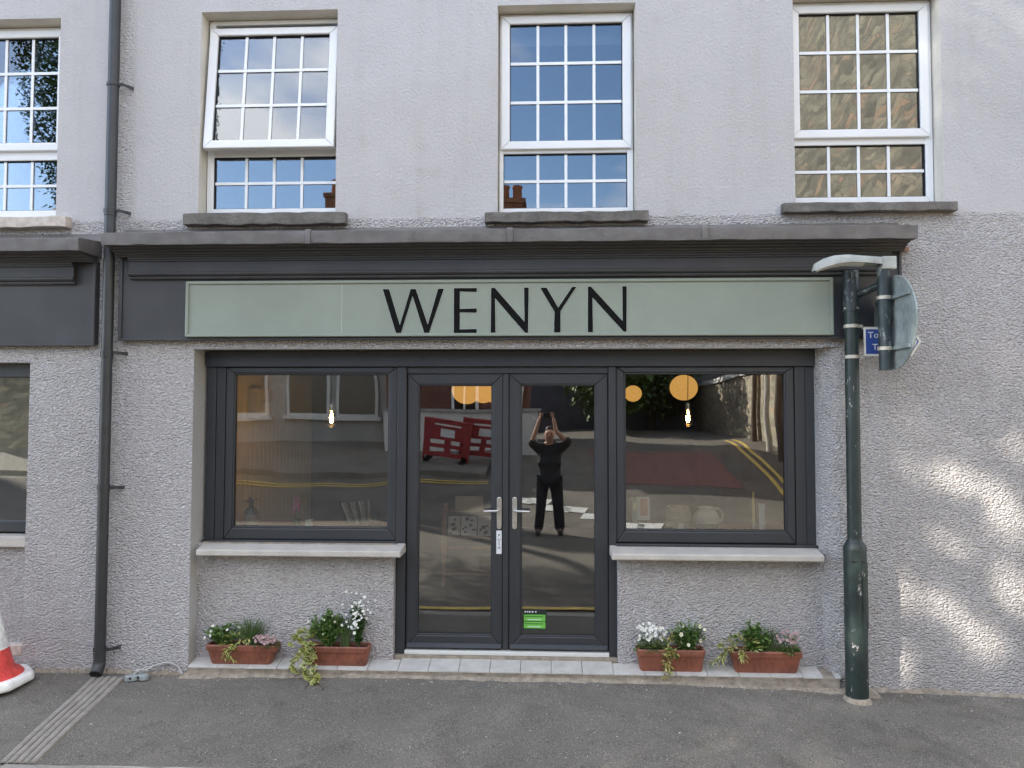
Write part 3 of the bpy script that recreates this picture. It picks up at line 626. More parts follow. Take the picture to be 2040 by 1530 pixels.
tt = lambda y: -0.028 - (0.2 - y) * 0.205
for i in range(22):
    x0 = -0.19 + 0.23 * (i - 11); x1 = x0 + 0.226
    x0, x1 = max(x0, -2.715), min(x1, 2.02 if i != 21 else 2.15)
    if x1 - x0 < 0.03: continue
    dz = random.uniform(-0.0012, 0.0012); e = random.uniform(-0.003, 0.003)
    yb = 0.165 if -1.18 < x0 and x1 < 0.56 else 0.118
    obj('tile', MB().hexa([(x0, -0.024 + e, tt(-0.024) - 0.014), (x1, -0.024 + e, tt(-0.024) - 0.014), (x1, yb, tt(yb) - 0.014), (x0, yb, tt(yb) - 0.014),
                           (x0, -0.024 + e, tt(-0.024) + dz), (x1, -0.024 + e, tt(-0.024) + dz), (x1, yb, tt(yb) + dz), (x0, yb, tt(yb) + dz)]), 'tile', step, bevel=0.0025)
mb = MB(); n = 70
for i in range(n + 1):
    x = -2.72 + 4.86 * i / n; j = random.uniform(-0.006, 0.006)
    mb.v += [(x, 0.2, tt(0.2) - 0.010), (x, -0.020 + j, tt(-0.02) - 0.010), (x, -0.018 + j, tt(-0.02) - 0.04), (x, -0.026 + random.uniform(-0.008, 0.004), pave_z(x, -0.03) - 0.02)]
for i in range(n):
    for k in range(3): mb.f.append((i * 4 + k, i * 4 + k + 1, i * 4 + 5 + k, i * 4 + 4 + k)); mb.m.append(0)
obj('riser', mb, 'step_concrete', step)
fl = MB(); n = 90
for i in range(n + 1):
    x = -2.76 + 5.15 * i / n; w_ = 0.022 + random.uniform(-0.014, 0.014) + (0.10 * max(0, (x - 1.9) / 0.5) if x > 1.9 else 0) + (0.03 if x < -2.5 else 0); h_ = 0.018 + random.uniform(-0.005, 0.006)
    fl.v += [(x, -0.014, pave_z(x, 0) + h_), (x, -0.02 - w_ * 0.5, pave_z(x, -0.03) + h_ * 0.55), (x, -0.024 - w_, pave_z(x, -w_) - 0.001)]
for i in range(n):
    for k in range(2): fl.f.append((i * 3 + k, i * 3 + k + 1, i * 3 + 4 + k, i * 3 + 3 + k)); fl.m.append(0)
obj('mortar_fillet', fl, 'fillet', step)
n = 60     # ragged foot of the render to the right and left of the shopfront
for (xa, xb) in ((2.3, 5.0), (-3.38, -2.72), (-4.05, -3.39)):
    fw = MB(); o_ = 0
    for i in range(n + 1):
        x = xa + (xb - xa) * i / n; w_ = 0.016 + random.uniform(-0.008, 0.012); h_ = 0.022 + random.uniform(-0.010, 0.014)
        fw.v += [(x, -0.001, pave_z(x, 0) + h_), (x, -0.002 - w_ * 0.6, pave_z(x, 0) + h_ * 0.5), (x, -0.004 - w_, pave_z(x, -w_) - 0.001)]
    for i in range(n):
        for k in range(2): fw.f.append((o_ + i * 3 + k, o_ + i * 3 + k + 1, o_ + i * 3 + 4 + k, o_ + i * 3 + 3 + k)); fw.m.append(0)
    obj('render_foot', fw, 'fillet', shop if xb > -3.38 else adj)

# ---- room behind the shopfront
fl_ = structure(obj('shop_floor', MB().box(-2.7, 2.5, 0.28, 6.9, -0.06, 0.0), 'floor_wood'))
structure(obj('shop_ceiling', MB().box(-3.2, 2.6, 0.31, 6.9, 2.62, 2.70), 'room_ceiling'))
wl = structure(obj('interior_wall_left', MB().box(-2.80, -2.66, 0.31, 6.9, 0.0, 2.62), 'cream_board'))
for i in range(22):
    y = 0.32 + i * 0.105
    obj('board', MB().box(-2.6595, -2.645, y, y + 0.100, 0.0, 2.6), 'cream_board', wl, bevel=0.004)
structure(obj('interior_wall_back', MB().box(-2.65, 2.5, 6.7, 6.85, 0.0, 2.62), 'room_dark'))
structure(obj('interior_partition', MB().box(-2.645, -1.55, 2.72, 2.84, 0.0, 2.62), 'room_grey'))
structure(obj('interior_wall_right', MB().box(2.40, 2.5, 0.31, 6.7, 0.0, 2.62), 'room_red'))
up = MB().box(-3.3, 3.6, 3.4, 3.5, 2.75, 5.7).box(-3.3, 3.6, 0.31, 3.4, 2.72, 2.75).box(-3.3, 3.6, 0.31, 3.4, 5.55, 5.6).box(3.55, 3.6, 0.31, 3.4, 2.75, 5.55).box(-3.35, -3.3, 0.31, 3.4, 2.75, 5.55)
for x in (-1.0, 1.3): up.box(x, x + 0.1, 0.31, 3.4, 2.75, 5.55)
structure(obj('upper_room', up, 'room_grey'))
for (a, b) in ((W2[0], W2[1]),):
    tag(obj('roller_blind', MB().box(a + 0.03, b - 0.03, 0.236, 0.240, 4.80, 5.0).tube([(a + 0.03, 0.238, 4.80), (b - 0.03, 0.238, 4.80)], 0.009, 8), 'paper'), 'pale roller blind drawn up behind the middle upstairs window', 'blind')

# ------------------------------------------------------------------ the adjoining building on the left
A0 = (-4.94, -3.858, 3.375, 4.985); AL = (-6.4, -4.03, -0.03, 2.237)
obj('wall', wall_sheet(MB(), -7.6, -3.3855, -0.45, 8.2, [(*A0, 1), (*AL, 2)]), ['render_wall', 'cream_reveal', 'smooth_render'], adj)
upper_window(A0, (-4.84, -3.945, 4.02, 4.885), (-4.88, -3.905, 3.475, 3.885), adj)
sill(-5.02, -3.728, 3.288, 3.372, 'painted_stone_sill', adj)
obj('roof', MB().box(-7.6, -3.4, 7.0, 7.2, -0.45, 8.2).box(-7.6, -7.4, 0.3, 7.0, -0.45, 8.2).box(-7.6, -3.41, -0.2, 7.2, 8.21, 8.4), 'slate', adj)
obj('fascia', MB().box(-7.4, -3.485, -0.05, -0.002, 2.372, 3.02), FP, adj, bevel=0.003)
obj('fascia_moulding', MB().box(-7.4, -3.485, -0.062, -0.0505, 2.360, 2.380).box(-3.510, -3.485, -0.062, -0.0505, 2.3815, 3.03), FP, adj, bevel=0.004)
obj('frieze', MB().prism([(a, b - 0.035) for a, b in fprof], -7.3, -3.640, lambda u, v, w: (w, u, v)), FP, adj)
obj('cornice', MB().prism([(a, b - 0.035) for a, b in cprof], -7.4, -3.487, lambda u, v, w: (w, u, v)), FP, adj)
lead = MB(); n = 40
for i in range(n + 1):
    x = -7.4 + (7.4 - 3.475) * i / n; j = random.uniform(-0.004, 0.004); k = random.uniform(-0.003, 0.003)
    lead.v += [(x, -0.002, 3.245 + j * 0.5), (x, -0.02, 3.18 + j), (x, -0.292 + k, 3.146 + j), (x, -0.305 + k, 3.138 + j), (x, -0.304 - k, 3.10), (x, -0.300 + j, 3.052 + k), (x, -0.27, 3.0505)]
for i in range(n):
    for k in range(6): lead.f.append((i * 7 + k, i * 7 + k + 1, i * 7 + 8 + k, i * 7 + 7 + k)); lead.m.append(0)
lead_a = obj('lead_flashing', lead, 'lead', adj, smooth=35); lead_end(-3.4868, -3.4745, -0.036, lead_a)
aw = obj('shop_window', frame(AL[0], AL[1], 0.90, AL[3], 0.06, 0.12, 0.20, wt=0.11, wb=0.085), AN, adj, bevel=0.006)
obj('pane', MB().box(AL[0] + 0.05, AL[1] - 0.05, 0.16, 0.166, 0.97, 2.14), 'glass_shop', aw)
obj('window_ledge', MB().box(AL[0], AL[1] - 0.001, 0.005, 0.2, 0.80, 0.885), 'concrete_sill', adj, bevel=0.008)
obj('stall_riser', MB().box(AL[0], AL[1] - 0.002, 0.06, 0.28, -0.1, 0.80), 'rough_render', adj, bevel=0.01)
obj('plinth', MB().box(AL[0], AL[1] - 0.003, 0.012, 0.3, -0.45, -0.032), 'fillet', adj, bevel=0.012)
obj('plinth_cap', MB().box(AL[0], AL[1] - 0.003, 0.004, 0.1, -0.031, 0.06), 'painted_stone_sill', adj, bevel=0.012)
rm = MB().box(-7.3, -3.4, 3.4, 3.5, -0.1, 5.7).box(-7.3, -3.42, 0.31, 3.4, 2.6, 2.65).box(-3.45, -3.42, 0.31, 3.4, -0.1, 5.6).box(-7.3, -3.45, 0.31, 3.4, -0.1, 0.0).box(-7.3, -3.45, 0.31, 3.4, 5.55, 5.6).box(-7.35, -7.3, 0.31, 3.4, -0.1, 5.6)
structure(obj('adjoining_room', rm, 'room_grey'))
# striped curtain in the neighbour's window
cm = MB(); n = 60
for i in range(n + 1):
    x = -6.3 + 2.2 * i / n; y = 0.45 + 0.02 * math.sin(i * 1.3)
    cm.v += [(x, y, 1.3), (x, y, 2.2)]
for i in range(n): cm.f.append((2 * i, 2 * i + 2, 2 * i + 3, 2 * i + 1)); cm.m.append(0)
cur = obj('curtain', cm, 'card_tan', smooth=80); tag(cur, 'tan curtain hanging inside the neighbouring shop window at the left edge', 'curtain')

# ------------------------------------------------------------------ downpipe
dp = thing('downpipe', 'dark grey round rainwater downpipe running down the wall left of the sign', 'downpipe', (-3.37, -0.08, -0.14))
PX, PY = -3.370, -0.078
obj('pipe', MB().tube([(PX, PY, 8.0), (PX, PY, 3.40)], 0.041, 20).tube([(PX, PY, 3.40), (PX, PY, 2.31)], 0.0405, 20).tube([(PX, PY, 2.31), (PX, PY, 1.28)], 0.0405, 20).tube([(PX, PY, 1.28), (PX, PY, 0.04)], 0.0405, 20), 'pipe_dark', dp, smooth=50)
for z in (3.385, 2.285, 1.262): obj('socket', MB().lathe([(0.0415, -0.03), (0.045, -0.028), (0.045, 0.028), (0.0415, 0.03)], (PX, PY, z + 0.01), 20), 'pipe_dark', dp, smooth=40)
for z in (4.40, 3.405, 2.305, 1.275, 0.06):
    b = MB().lathe([(0.0455, -0.012), (0.048, -0.012), (0.048, 0.012), (0.0455, 0.012)], (PX, PY, z), 20)
    b.box(PX + 0.03, PX + 0.075, PY - 0.010, PY + 0.004, z - 0.011, z + 0.011); b.hexa([(PX + 0.07, PY - 0.01, z - 0.011), (PX + 0.075, PY + 0.004, z - 0.011), (PX + 0.120, -0.002, z - 0.016), (PX + 0.118, -0.016, z - 0.016), (PX + 0.07, PY - 0.01, z + 0.011), (PX + 0.075, PY + 0.004, z + 0.011), (PX + 0.120, -0.002, z + 0.010), (PX + 0.118, -0.016, z + 0.010)])
    k = obj('bracket', b, 'pipe_dark', dp, smooth=40)
    obj('screw', MB().tube([(PX + 0.112, -0.014, z - 0.003), (PX + 0.112, -0.021, z - 0.003)], 0.005, 8), 'steel', k)
obj('shoe', MB().tube([(PX, PY, 0.045), (PX, PY, -0.03), (PX, PY - 0.012, -0.075), (PX + 0.005, PY - 0.055, -0.112)], [0.044, 0.044, 0.044, 0.046], 20), 'pipe_dark', dp, smooth=50)
obj('shoe_mouth', MB().tube([(PX + 0.005, PY - 0.0555, -0.1125), (PX + 0.0052, PY - 0.057, -0.1138)], 0.040, 18), 'black_hole', dp)
for dx in (-0.085, 0.075):
    pass
# ribbed drain channel crossing the pavement
chn = thing('drain_channel', 'pale ribbed drain channel strip crossing the pavement from the downpipe', 'drain channel', (-3.2, -0.75, -0.16))
def rib(u0, u1, hh, name, mt):
    mb = MB(); n = 24
    for i in range(n + 1):
        t_ = i / n; y = -0.11 - 1.31 * t_; xc = -3.28 + 0.245 * t_; wd = 0.128 * (1.0 - 0.16 * t_)
        a = xc + u0 * wd; b = xc + u1 * wd; z = pave_z(xc, y); m_ = (a + b) / 2; j = random.uniform(-0.0012, 0.0012)
        mb.v += [(a, y, z - 0.01), (a, y, z + hh * 0.6 + j), (a + (b - a) * 0.25, y, z + hh + j), (b - (b - a) * 0.25, y, z + hh + j), (b, y, z + hh * 0.6 + j), (b, y, z - 0.01)]
    for i in range(n):
        for k in range(5): mb.f.append((i * 6 + k, i * 6 + 6 + k, i * 6 + 7 + k, i * 6 + 1 + k)); mb.m.append(0)
    mb.f += [tuple(range(6)), tuple(range(n * 6, n * 6 + 6))[::-1]]; mb.m += [0, 0]
    obj(name, mb, mt, chn, smooth=50)
rib(-1.0, 1.0, 0.003, 'channel_bed', 'step_concrete')
for k in range(5): rib(-1.0 + 0.4 * k + 0.045, -1.0 + 0.4 * k + 0.355, 0.012, 'rib', 'channel')

# loose cable with sockets
cb = thing('cable_tangle', 'white cable with two grey plastic connectors lying at the wall foot', 'cable', (-3.02, -0.08, -0.15))
def cpath(pts): return [Vector(p) for p in pts]
def spline(pts, n=8):
    pts = [Vector(p) for p in pts]; out = []
    for i in range(len(pts) - 1):
        p0, p1, p2, p3 = pts[max(i - 1, 0)], pts[i], pts[i + 1], pts[min(i + 2, len(pts) - 1)]
        for k in range(n):
            t_ = k / n; out.append(0.5 * ((2 * p1) + (-p0 + p2) * t_ + (2 * p0 - 5 * p1 + 4 * p2 - p3) * t_ ** 2 + (-p0 + 3 * p1 - 3 * p2 + p3) * t_ ** 3))
    return out + [pts[-1]]
for pts in ([(-3.05, -0.10, -0.115), (-3.0, -0.09, -0.085), (-2.93, -0.05, -0.055), (-2.85, -0.03, -0.05), (-2.79, -0.02, -0.085), (-2.77, -0.03, -0.125)],
            [(-3.06, -0.12, -0.10), (-3.02, -0.07, -0.075), (-2.95, -0.03, -0.075), (-2.86, -0.015, -0.062), (-2.78, -0.014, -0.10), (-2.75, -0.04, -0.13)],
            [(-3.08, -0.13, -0.11), (-3.03, -0.12, -0.075), (-2.99, -0.10, -0.09), (-3.01, -0.08, -0.118), (-3.06, -0.08, -0.11), (-3.08, -0.11, -0.085), (-3.03, -0.13, -0.08)]):
    obj('cable', MB().tube(spline(pts), 0.006, 8), 'cable_white', cb, smooth=60)
for (x, y, a) in ((-3.075, -0.15, 20), (-3.005, -0.13, -25)):
    s_ = MB().prism([(-0.05, -0.026), (0.02, -0.032), (0.05, -0.014), (0.05, 0.014), (0.02, 0.032), (-0.05, 0.026)], 0, 0.042, lambda u, v, w: (u, v, w)).xf(Matrix.Translation((x, y, -0.144)) @ Matrix.Rotation(R(a), 4, 'Z'))
    c_ = obj('connector', s_, 'socket_plastic', cb, bevel=0.008)
    obj('socket_hole', MB().tube([(0.0, -0.031, 0.024), (0.0, -0.0345, 0.024)], 0.009, 10).xf(Matrix.Translation((x - 0.01, y, -0.144)) @ Matrix.Rotation(R(a), 4, 'Z')), 'black_hole', c_)

# ------------------------------------------------------------------ traffic cone
cz = pave_z(-4.0, -0.33)
cone = thing('traffic_cone', 'weathered red and white traffic cone on a white base at the left edge', 'traffic cone', (-4.09, -0.33, cz), rot=(0, R(-4.0), 0))
bp = []
for k in range(8): a = 2 * math.pi * (k + 0.5) / 8; bp.append((0.335 * math.cos(a), 0.335 * math.sin(a)))
child('base', MB().prism(bp, 0.004, 0.075, lambda u, v, w: (u, v, w)), 'cone_white', cone, bevel=0.022)
def cone_band(z0, z1, mt, nm):
    r = lambda z: 0.048 + (0.215 - 0.048) * (1 - (z - 0.075) / 0.83)
    pr = [(r(z0), z0), (r(z1), z1)]
    if nm == 'foot': pr = [(0.265, 0.075), (0.245, 0.10), (0.22, 0.115), (r(0.14), 0.14), (r(z1), z1)]
    child(nm, MB().lathe(pr, (0, 0, 0), 32), mt, cone, smooth=50)
cone_band(0.075, 0.27, 'cone_red', 'foot'); cone_band(0.27, 0.565, 'cone_white', 'white_sleeve'); cone_band(0.565, 0.90, 'cone_red', 'top')
child('tip', MB().lathe([(0.048, 0.90), (0.045, 0.915), (0.0, 0.918)], (0, 0, 0), 24), 'cone_red', cone, smooth=50)

# ------------------------------------------------------------------ lamp post
lp = thing('lamp_post', 'chipped dark green lamp post with a side pole and flat grey lantern', 'lamp post', (2.205, -0.17, -0.2))
LX, LY = 2.203, -0.17; lz = pave_z(LX, LY)
obj('base_cabinet', MB().lathe([(0.077, lz - 0.05), (0.077, 0.875), (0.0765, 0.90), (0.050, 0.945), (0.049, 0.96)], (LX, LY, 0), 28), 'post_green', lp, smooth=35)
obj('cabinet_door', MB().prism([(0.020, -0.0805), (0.045, -0.072), (0.066, -0.052), (0.078, -0.028), (0.083, 0.0), (0.078, 0.02), (0.0755, 0.0), (0.06, -0.045), (0.04, -0.066), (0.02, -0.075)], 0.33, 0.79, lambda u, v, w: (LX + u, LY + v, w)), 'post_green', lp, bevel=0.003)
obj('base_mortar', MB().lathe([(0.078, lz + 0.03), (0.086, lz + 0.022), (0.092, lz + 0.008), (0.106, lz - 0.012)], (LX, LY, 0), 24), 'fillet', lp, smooth=60)
obj('door_gap', MB().box(LX - 0.055, LX + 0.045, LY - 0.0765, LY - 0.06, 0.802, 0.808), 'black_hole', lp)
obj('shaft', MB().tube([(LX, LY, 0.95), (LX + 0.002, LY, 2.60)], [0.049, 0.0475], 24), 'post_green', lp, smooth=40)
obj('sleeve', MB().lathe([(0.0485, 2.585), (0.0545, 2.585), (0.0545, 2.880), (0.049, 2.882), (0.0, 2.882)], (LX + 0.003, LY, 0), 24), 'post_green_worn', lp, smooth=40)
for a in range(4):
    q = a * 1.57 + 0.5; obj('grub_screw', MB().tube([(LX + 0.05 * math.cos(q), LY + 0.05 * math.sin(q), 2.605), (LX + 0.062 * math.cos(q), LY + 0.062 * math.sin(q), 2.605)], 0.007, 6), 'galv', lp)
AX, AY = 2.356, -0.36
obj('bracket_arm', MB().tube([(LX + 0.03, LY - 0.01, 2.700), (AX - 0.01, AY + 0.02, 2.752)], 0.026, 16), 'post_green_worn', lp, smooth=40)
obj('side_pole', MB().tube([(AX + 0.004, AY, 2.150), (AX - 0.002, AY, 2.90)], 0.0425, 24), 'post_green_worn', lp, smooth=40)
ux = lambda zx: 1.869 + (zx - 95) * 0.000653; uz = lambda zy: 2.845 + (330 - zy) * 0.000653
top = [(95, 318), (120, 245), (200, 200), (310, 168), (450, 160), (620, 175), (795, 183)]; bot = [(95, 330), (120, 330), (200, 300), (300, 270), (450, 255), (620, 262), (795, 270)]
hw = [0.020, 0.045, 0.066, 0.080, 0.086, 0.082, 0.055]
ln = MB(); prof_n = 10
for i in range(7):
    tx, tz, bz = ux(top[i][0]), uz(top[i][1]), uz(bot[i][1]); w_ = hw[i]; h_ = tz - bz
    for (a, b) in ((-1, 0), (-1, 0.55), (-0.82, 0.85), (-0.4, 1), (0.4, 1), (0.82, 0.85), (1, 0.55), (1, 0), (0.8, 0.06), (-0.8, 0.06)):
        ln.v.append((tx, AY + a * w_, bz + b * h_))
for i in range(6):
    for k in range(10): ln.f.append((i * 10 + k, i * 10 + (k + 1) % 10, (i + 1) * 10 + (k + 1) % 10, (i + 1) * 10 + k)); ln.m.append(0)
ln.f += [tuple(range(10))[::-1], tuple(range(60, 70))]; ln.m += [0, 0]
lan = obj('lantern', ln, 'lamp_grey', lp, smooth=40)
ln2 = MB()
for i in range(1, 6):
    tx, bz, w_ = ux(top[i][0]), uz(bot[i][1]), hw[i] * 0.74
    for (a, b) in ((-1, 0.012), (-0.5, -0.010), (0.5, -0.010), (1, 0.012)): ln2.v.append((tx, AY + a * w_, bz + b))
for i in range(4):
    for k in range(3): ln2.f.append((i * 4 + k, i * 4 + k + 1, i * 4 + 5 + k, i * 4 + 4 + k)); ln2.m.append(0)
obj('diffuser', ln2, 'box_white', lan, smooth=40)
obj('lantern_socket', MB().box(ux(797), ux(950), AY - 0.05, AY + 0.05, uz(322), uz(184)), 'lamp_grey', lp, bevel=0.008)

# round road sign seen from behind, strapped to the side pole
sg = thing('road_sign', 'round grey metal road sign seen from behind, strapped to the side pole', 'road sign', (2.42, -0.33, 2.15))
nrm = Vector((1, 0, 0)); inpl = Vector((0, -1, 0)); c0 = Vector((AX, AY, 2.482)) + nrm * 0.062
dsk = MB(); n = 40
for off in (0.0, 0.012):
    dsk.v += [tuple(c0 + nrm * off + inpl * (0.328 * math.cos(2 * math.pi * k / n)) + Vector((0, 0, 0.328 * math.sin(2 * math.pi * k / n)))) for k in range(n)]
dsk.f = [tuple(range(n))[::-1], tuple(range(n, 2 * n))] + [(k, (k + 1) % n, n + (k + 1) % n, n + k) for k in range(n)]; dsk.m = [0] * (n + 2)
obj('plate', dsk, 'sign_back', sg, bevel=0.003)
for z in (2.655, 2.300):
    ch = MB(); hl = math.sqrt(0.328 ** 2 - (z - 2.482) ** 2) - 0.02
    a = c0 - nrm * 0.018 + Vector((0, 0, z - 2.482))
    def fr_(u, v, w): p = a + inpl * u + nrm * v; return (p.x, p.y, p.z + w)
    ch.hexa([fr_(-hl, 0, -0.012), fr_(hl, 0, -0.012), fr_(hl, 0.0175, -0.012), fr_(-hl, 0.0175, -0.012), fr_(-hl, 0, 0.012), fr_(hl, 0, 0.012), fr_(hl, 0.0175, 0.012), fr_(-hl, 0.0175, 0.012)])
    obj('channel', ch, 'sign_back', sg, bevel=0.002)
    obj('pole_clip', MB().lathe([(0.0435, -0.012), (0.0475, -0.012), (0.0475, 0.012), (0.0435, 0.012)], (AX, AY, z), 20), 'galv', sg, smooth=40)

# blue pedestrian direction sign clamped to the post
bs = thing('direction_sign', 'small blue pedestrian arrow sign with white lettering clamped to the lamp post', 'sign', (2.29, -0.2, 2.26))
BY = -0.185
def arrow(x0, x1, xt, z0, z1): return [(x0, z0), (x1, z0), (xt, (z0 + z1) / 2), (x1, z1), (x0, z1)]
obj('plate', MB().prism(arrow(2.286, 2.622, 2.692, 2.262, 2.470), BY, BY + 0.004, XZ), 'sign_cream', bs)
obj('blue_panel', MB().prism(arrow(2.300, 2.615, 2.672, 2.277, 2.455), BY - 0.0012, BY - 0.0002, XZ), 'sign_blue', bs)
obj('chevron', MB().prism([(2.615, 2.305), (2.628, 2.305), (2.660, 2.366), (2.628, 2.427), (2.615, 2.427), (2.642, 2.366)], BY - 0.0022, BY - 0.0014, XZ), 'sign_white', bs)
text_mesh('Toiledau', 0.062, 0.0004, 'sign_white', bs, 'lettering', (2.313, BY - 0.0016, 2.412), 'LEFT', 1.12)
text_mesh('Toilets', 0.062, 0.0004, 'sign_white', bs, 'lettering', (2.342, BY - 0.0016, 2.325), 'LEFT', 1.12)
for z in (2.478, 2.256):
    obj('pole_clip', MB().lathe([(0.0485, -0.012), (0.0540, -0.012), (0.0540, 0.012), (0.0485, 0.012)], (LX + 0.002, LY, z), 20).box(LX + 0.045, LX + 0.075, LY - 0.022, LY + 0.008, z - 0.010, z + 0.010), 'galv', bs, smooth=40)
    obj('channel', MB().box(2.275, 2.61, BY + 0.005, BY + 0.022, z - (0.022 if z > 2.4 else -0.008), z - (0.004 if z > 2.4 else -0.026)), 'galv', bs)

# ------------------------------------------------------------------ planters and plants
random.seed(11)
def trough(x0, x1, bx0, bx1, z0, z1, label, tilt=0.0):
    t_ = thing('planter', label, 'planter', ((x0 + x1) / 2, 0.05, z0), 'terracotta troughs on the step')
    def rr(xa, xb, ya, yb, r, z, n=5):
        pts = []
        for (cx, cy, a0) in ((xb - r, yb - r, 0), (xa + r, yb - r, 90), (xa + r, ya + r, 180), (xb - r, ya + r, 270)):
            for k in range(n + 1): a = R(a0 + 90 * k / n); pts.append((cx + r * math.cos(a), cy + r * math.sin(a), z))
        return pts
    y0, y1 = -0.004, 0.112; h = z1 - z0; zt = -0.006
    L_ = lambda a, b, f: a + (b - a) * f
    lv = [(bx0, bx1, y0 + 0.022, y1 - 0.015, 0.02, z0), (L_(bx0, x0, 0.15), L_(bx1, x1, 0.15), y0 + 0.014, y1 - 0.01, 0.024, z0 + 0.012), (L_(bx0, x0, 0.75), L_(bx1, x1, 0.75), y0 + 0.004, y1, 0.026, z0 + h * 0.70),
          (x0 + 0.002, x1 - 0.002, y0 - 0.006, y1 + 0.004, 0.028, z0 + h * 0.715), (x0, x1, y0 - 0.010, y1 + 0.006, 0.028, z0 + h * 0.95), (x0 + 0.004, x1 - 0.004, y0 - 0.006, y1 + 0.004, 0.026, z1), (x0 + 0.016, x1 - 0.016, y0 + 0.008, y1 - 0.008, 0.02, z1), (x0 + 0.02, x1 - 0.02, y0 + 0.012, y1 - 0.012, 0.018, z1 - 0.03)]
    mb = MB(); n = 24
    for l in lv: mb.v += rr(*l[:4], l[4], l[5])
    for i in range(len(lv) - 1):
        for k in range(n): mb.f.append((i * n + k, i * n + (k + 1) % n, (i + 1) * n + (k + 1) % n, (i + 1) * n + k)); mb.m.append(0)
    mb.f.append(tuple(range(n))[::-1]); mb.m.append(0)
    obj('trough', mb, 'terracotta', t_, smooth=32)
    sm = MB(); sm.add(rr(x0 + 0.02, x1 - 0.02, y0 + 0.012, y1 - 0.012, 0.018, z1 - 0.018), [tuple(range(n))]); obj('soil', sm, 'soil', t_)
    return t_
TP = [trough(-2.593, -2.042, -2.550, -2.100, -0.070, 0.082, 'leftmost terracotta trough on the step with a fine grass tuft and pink flowers'),
      trough(-1.850, -1.335, -1.805, -1.366, -0.068, 0.082, 'terracotta trough left of the doors, holding the tall white flowering plant'),
      trough(0.671, 1.178, 0.702, 1.154, -0.066, 0.098, 'scuffed terracotta trough right of the doors, with many small white flowers'),
      trough(1.361, 1.885, 1.404, 1.845, -0.066, 0.096, 'rightmost terracotta trough on the step, near the lamp post')]
def leaf(mb, p, d, L_, Wd, m=0, droop=0.2, pts=4):
    d = d.normalized(); up = Vector((0, 0, 1)); s_ = d.cross(up)
    s_ = s_.normalized() if s_.length > 1e-3 else Vector((1, 0, 0))
    nrm_ = s_.cross(d); a = random.uniform(-0.6, 0.6); s_ = (s_ * math.cos(a) + nrm_ * math.sin(a)).normalized(); nrm_ = s_.cross(d)
    mid = p + d * L_ * 0.45; tip = p + d * L_ - up * L_ * droop
    mb.add([p, mid + s_ * Wd / 2 + nrm_ * Wd * 0.12, tip, mid - s_ * Wd / 2 + nrm_ * Wd * 0.12, mid - nrm_ * Wd * 0.05], [(0, 1, 4), (1, 2, 4), (2, 3, 4), (3, 0, 4)], m)
def ivy_leaf(mb, p, d, L_, green, yellow):
    d = d.normalized(); s_ = d.cross(Vector((0, 0, 1))); s_ = s_.normalized() if s_.length > 1e-3 else Vector((1, 0, 0))
    a = random.uniform(-0.8, 0.8); nr = s_.cross(d); s_ = (s_ * math.cos(a) + nr * math.sin(a)).normalized(); nr = s_.cross(d).normalized()
    if nr.y > 0: nr = -nr
    shp = [(0, 0), (0.15, 0.38), (0.02, 0.62), (0.36, 0.42), (0.62, 0.40), (0.55, 0.2), (1, 0), (0.55, -0.2), (0.62, -0.40), (0.36, -0.42), (0.02, -0.62), (0.15, -0.38)]
    o_ = [p + d * (u * L_) + s_ * (v * L_) for u, v in shp]; c_ = p + d * (0.36 * L_) + nr * L_ * 0.06
    mb.add(o_ + [c_], [(i, (i + 1) % 12, 12) for i in range(12)], yellow)
    q = [p + d * ((0.32 + (u - 0.32) * 0.62) * L_) + s_ * (v * 0.6 * L_) + nr * (L_ * 0.03) for u, v in shp]; c2 = c_ + nr * L_ * 0.035
    mb.add(q + [c2], [(i, (i + 1) % 12, 12) for i in range(12)], green)
def flower(mb, p, nrm_, r, petal, eye, n=5, cup=0.25):
    nrm_ = nrm_.normalized(); a_ = nrm_.cross(Vector((0.3, 0.2, 1))).normalized(); b_ = nrm_.cross(a_)
    rot_ = random.uniform(0, 6.28)
    for k in range(n):
        t0 = rot_ + 2 * math.pi * k / n; w_ = math.pi / n * 0.92
        e = lambda t_, rr_, h_: p + (a_ * math.cos(t_) + b_ * math.sin(t_)) * rr_ + nrm_ * h_
        mb.add([p, e(t0 - w_, r * 0.62, r * cup * 0.6), e(t0 - w_ * 0.5, r, r * cup), e(t0 + w_ * 0.5, r, r * cup), e(t0 + w_, r * 0.62, r * cup * 0.6)], [(0, 1, 2, 3, 4)], petal)
    t_ = [p + (a_ * math.cos(2 * math.pi * k / 6) + b_ * math.sin(2 * math.pi * k / 6)) * r * 0.24 + nrm_ * r * 0.1 for k in range(6)] + [p + nrm_ * r * 0.28]
    mb.add(t_, [(k, (k + 1) % 6, 6) for k in range(6)], eye)
def plant(name, label, cat, base): return thing(name, label, cat, base, 'plants growing in the troughs')
def rnd_dir(zmin=-0.2):
    while True:
        v = Vector((random.uniform(-1, 1), random.uniform(-1, 1), random.uniform(zmin, 1)))
        if 0.1 < v.length < 1: return v.normalized()
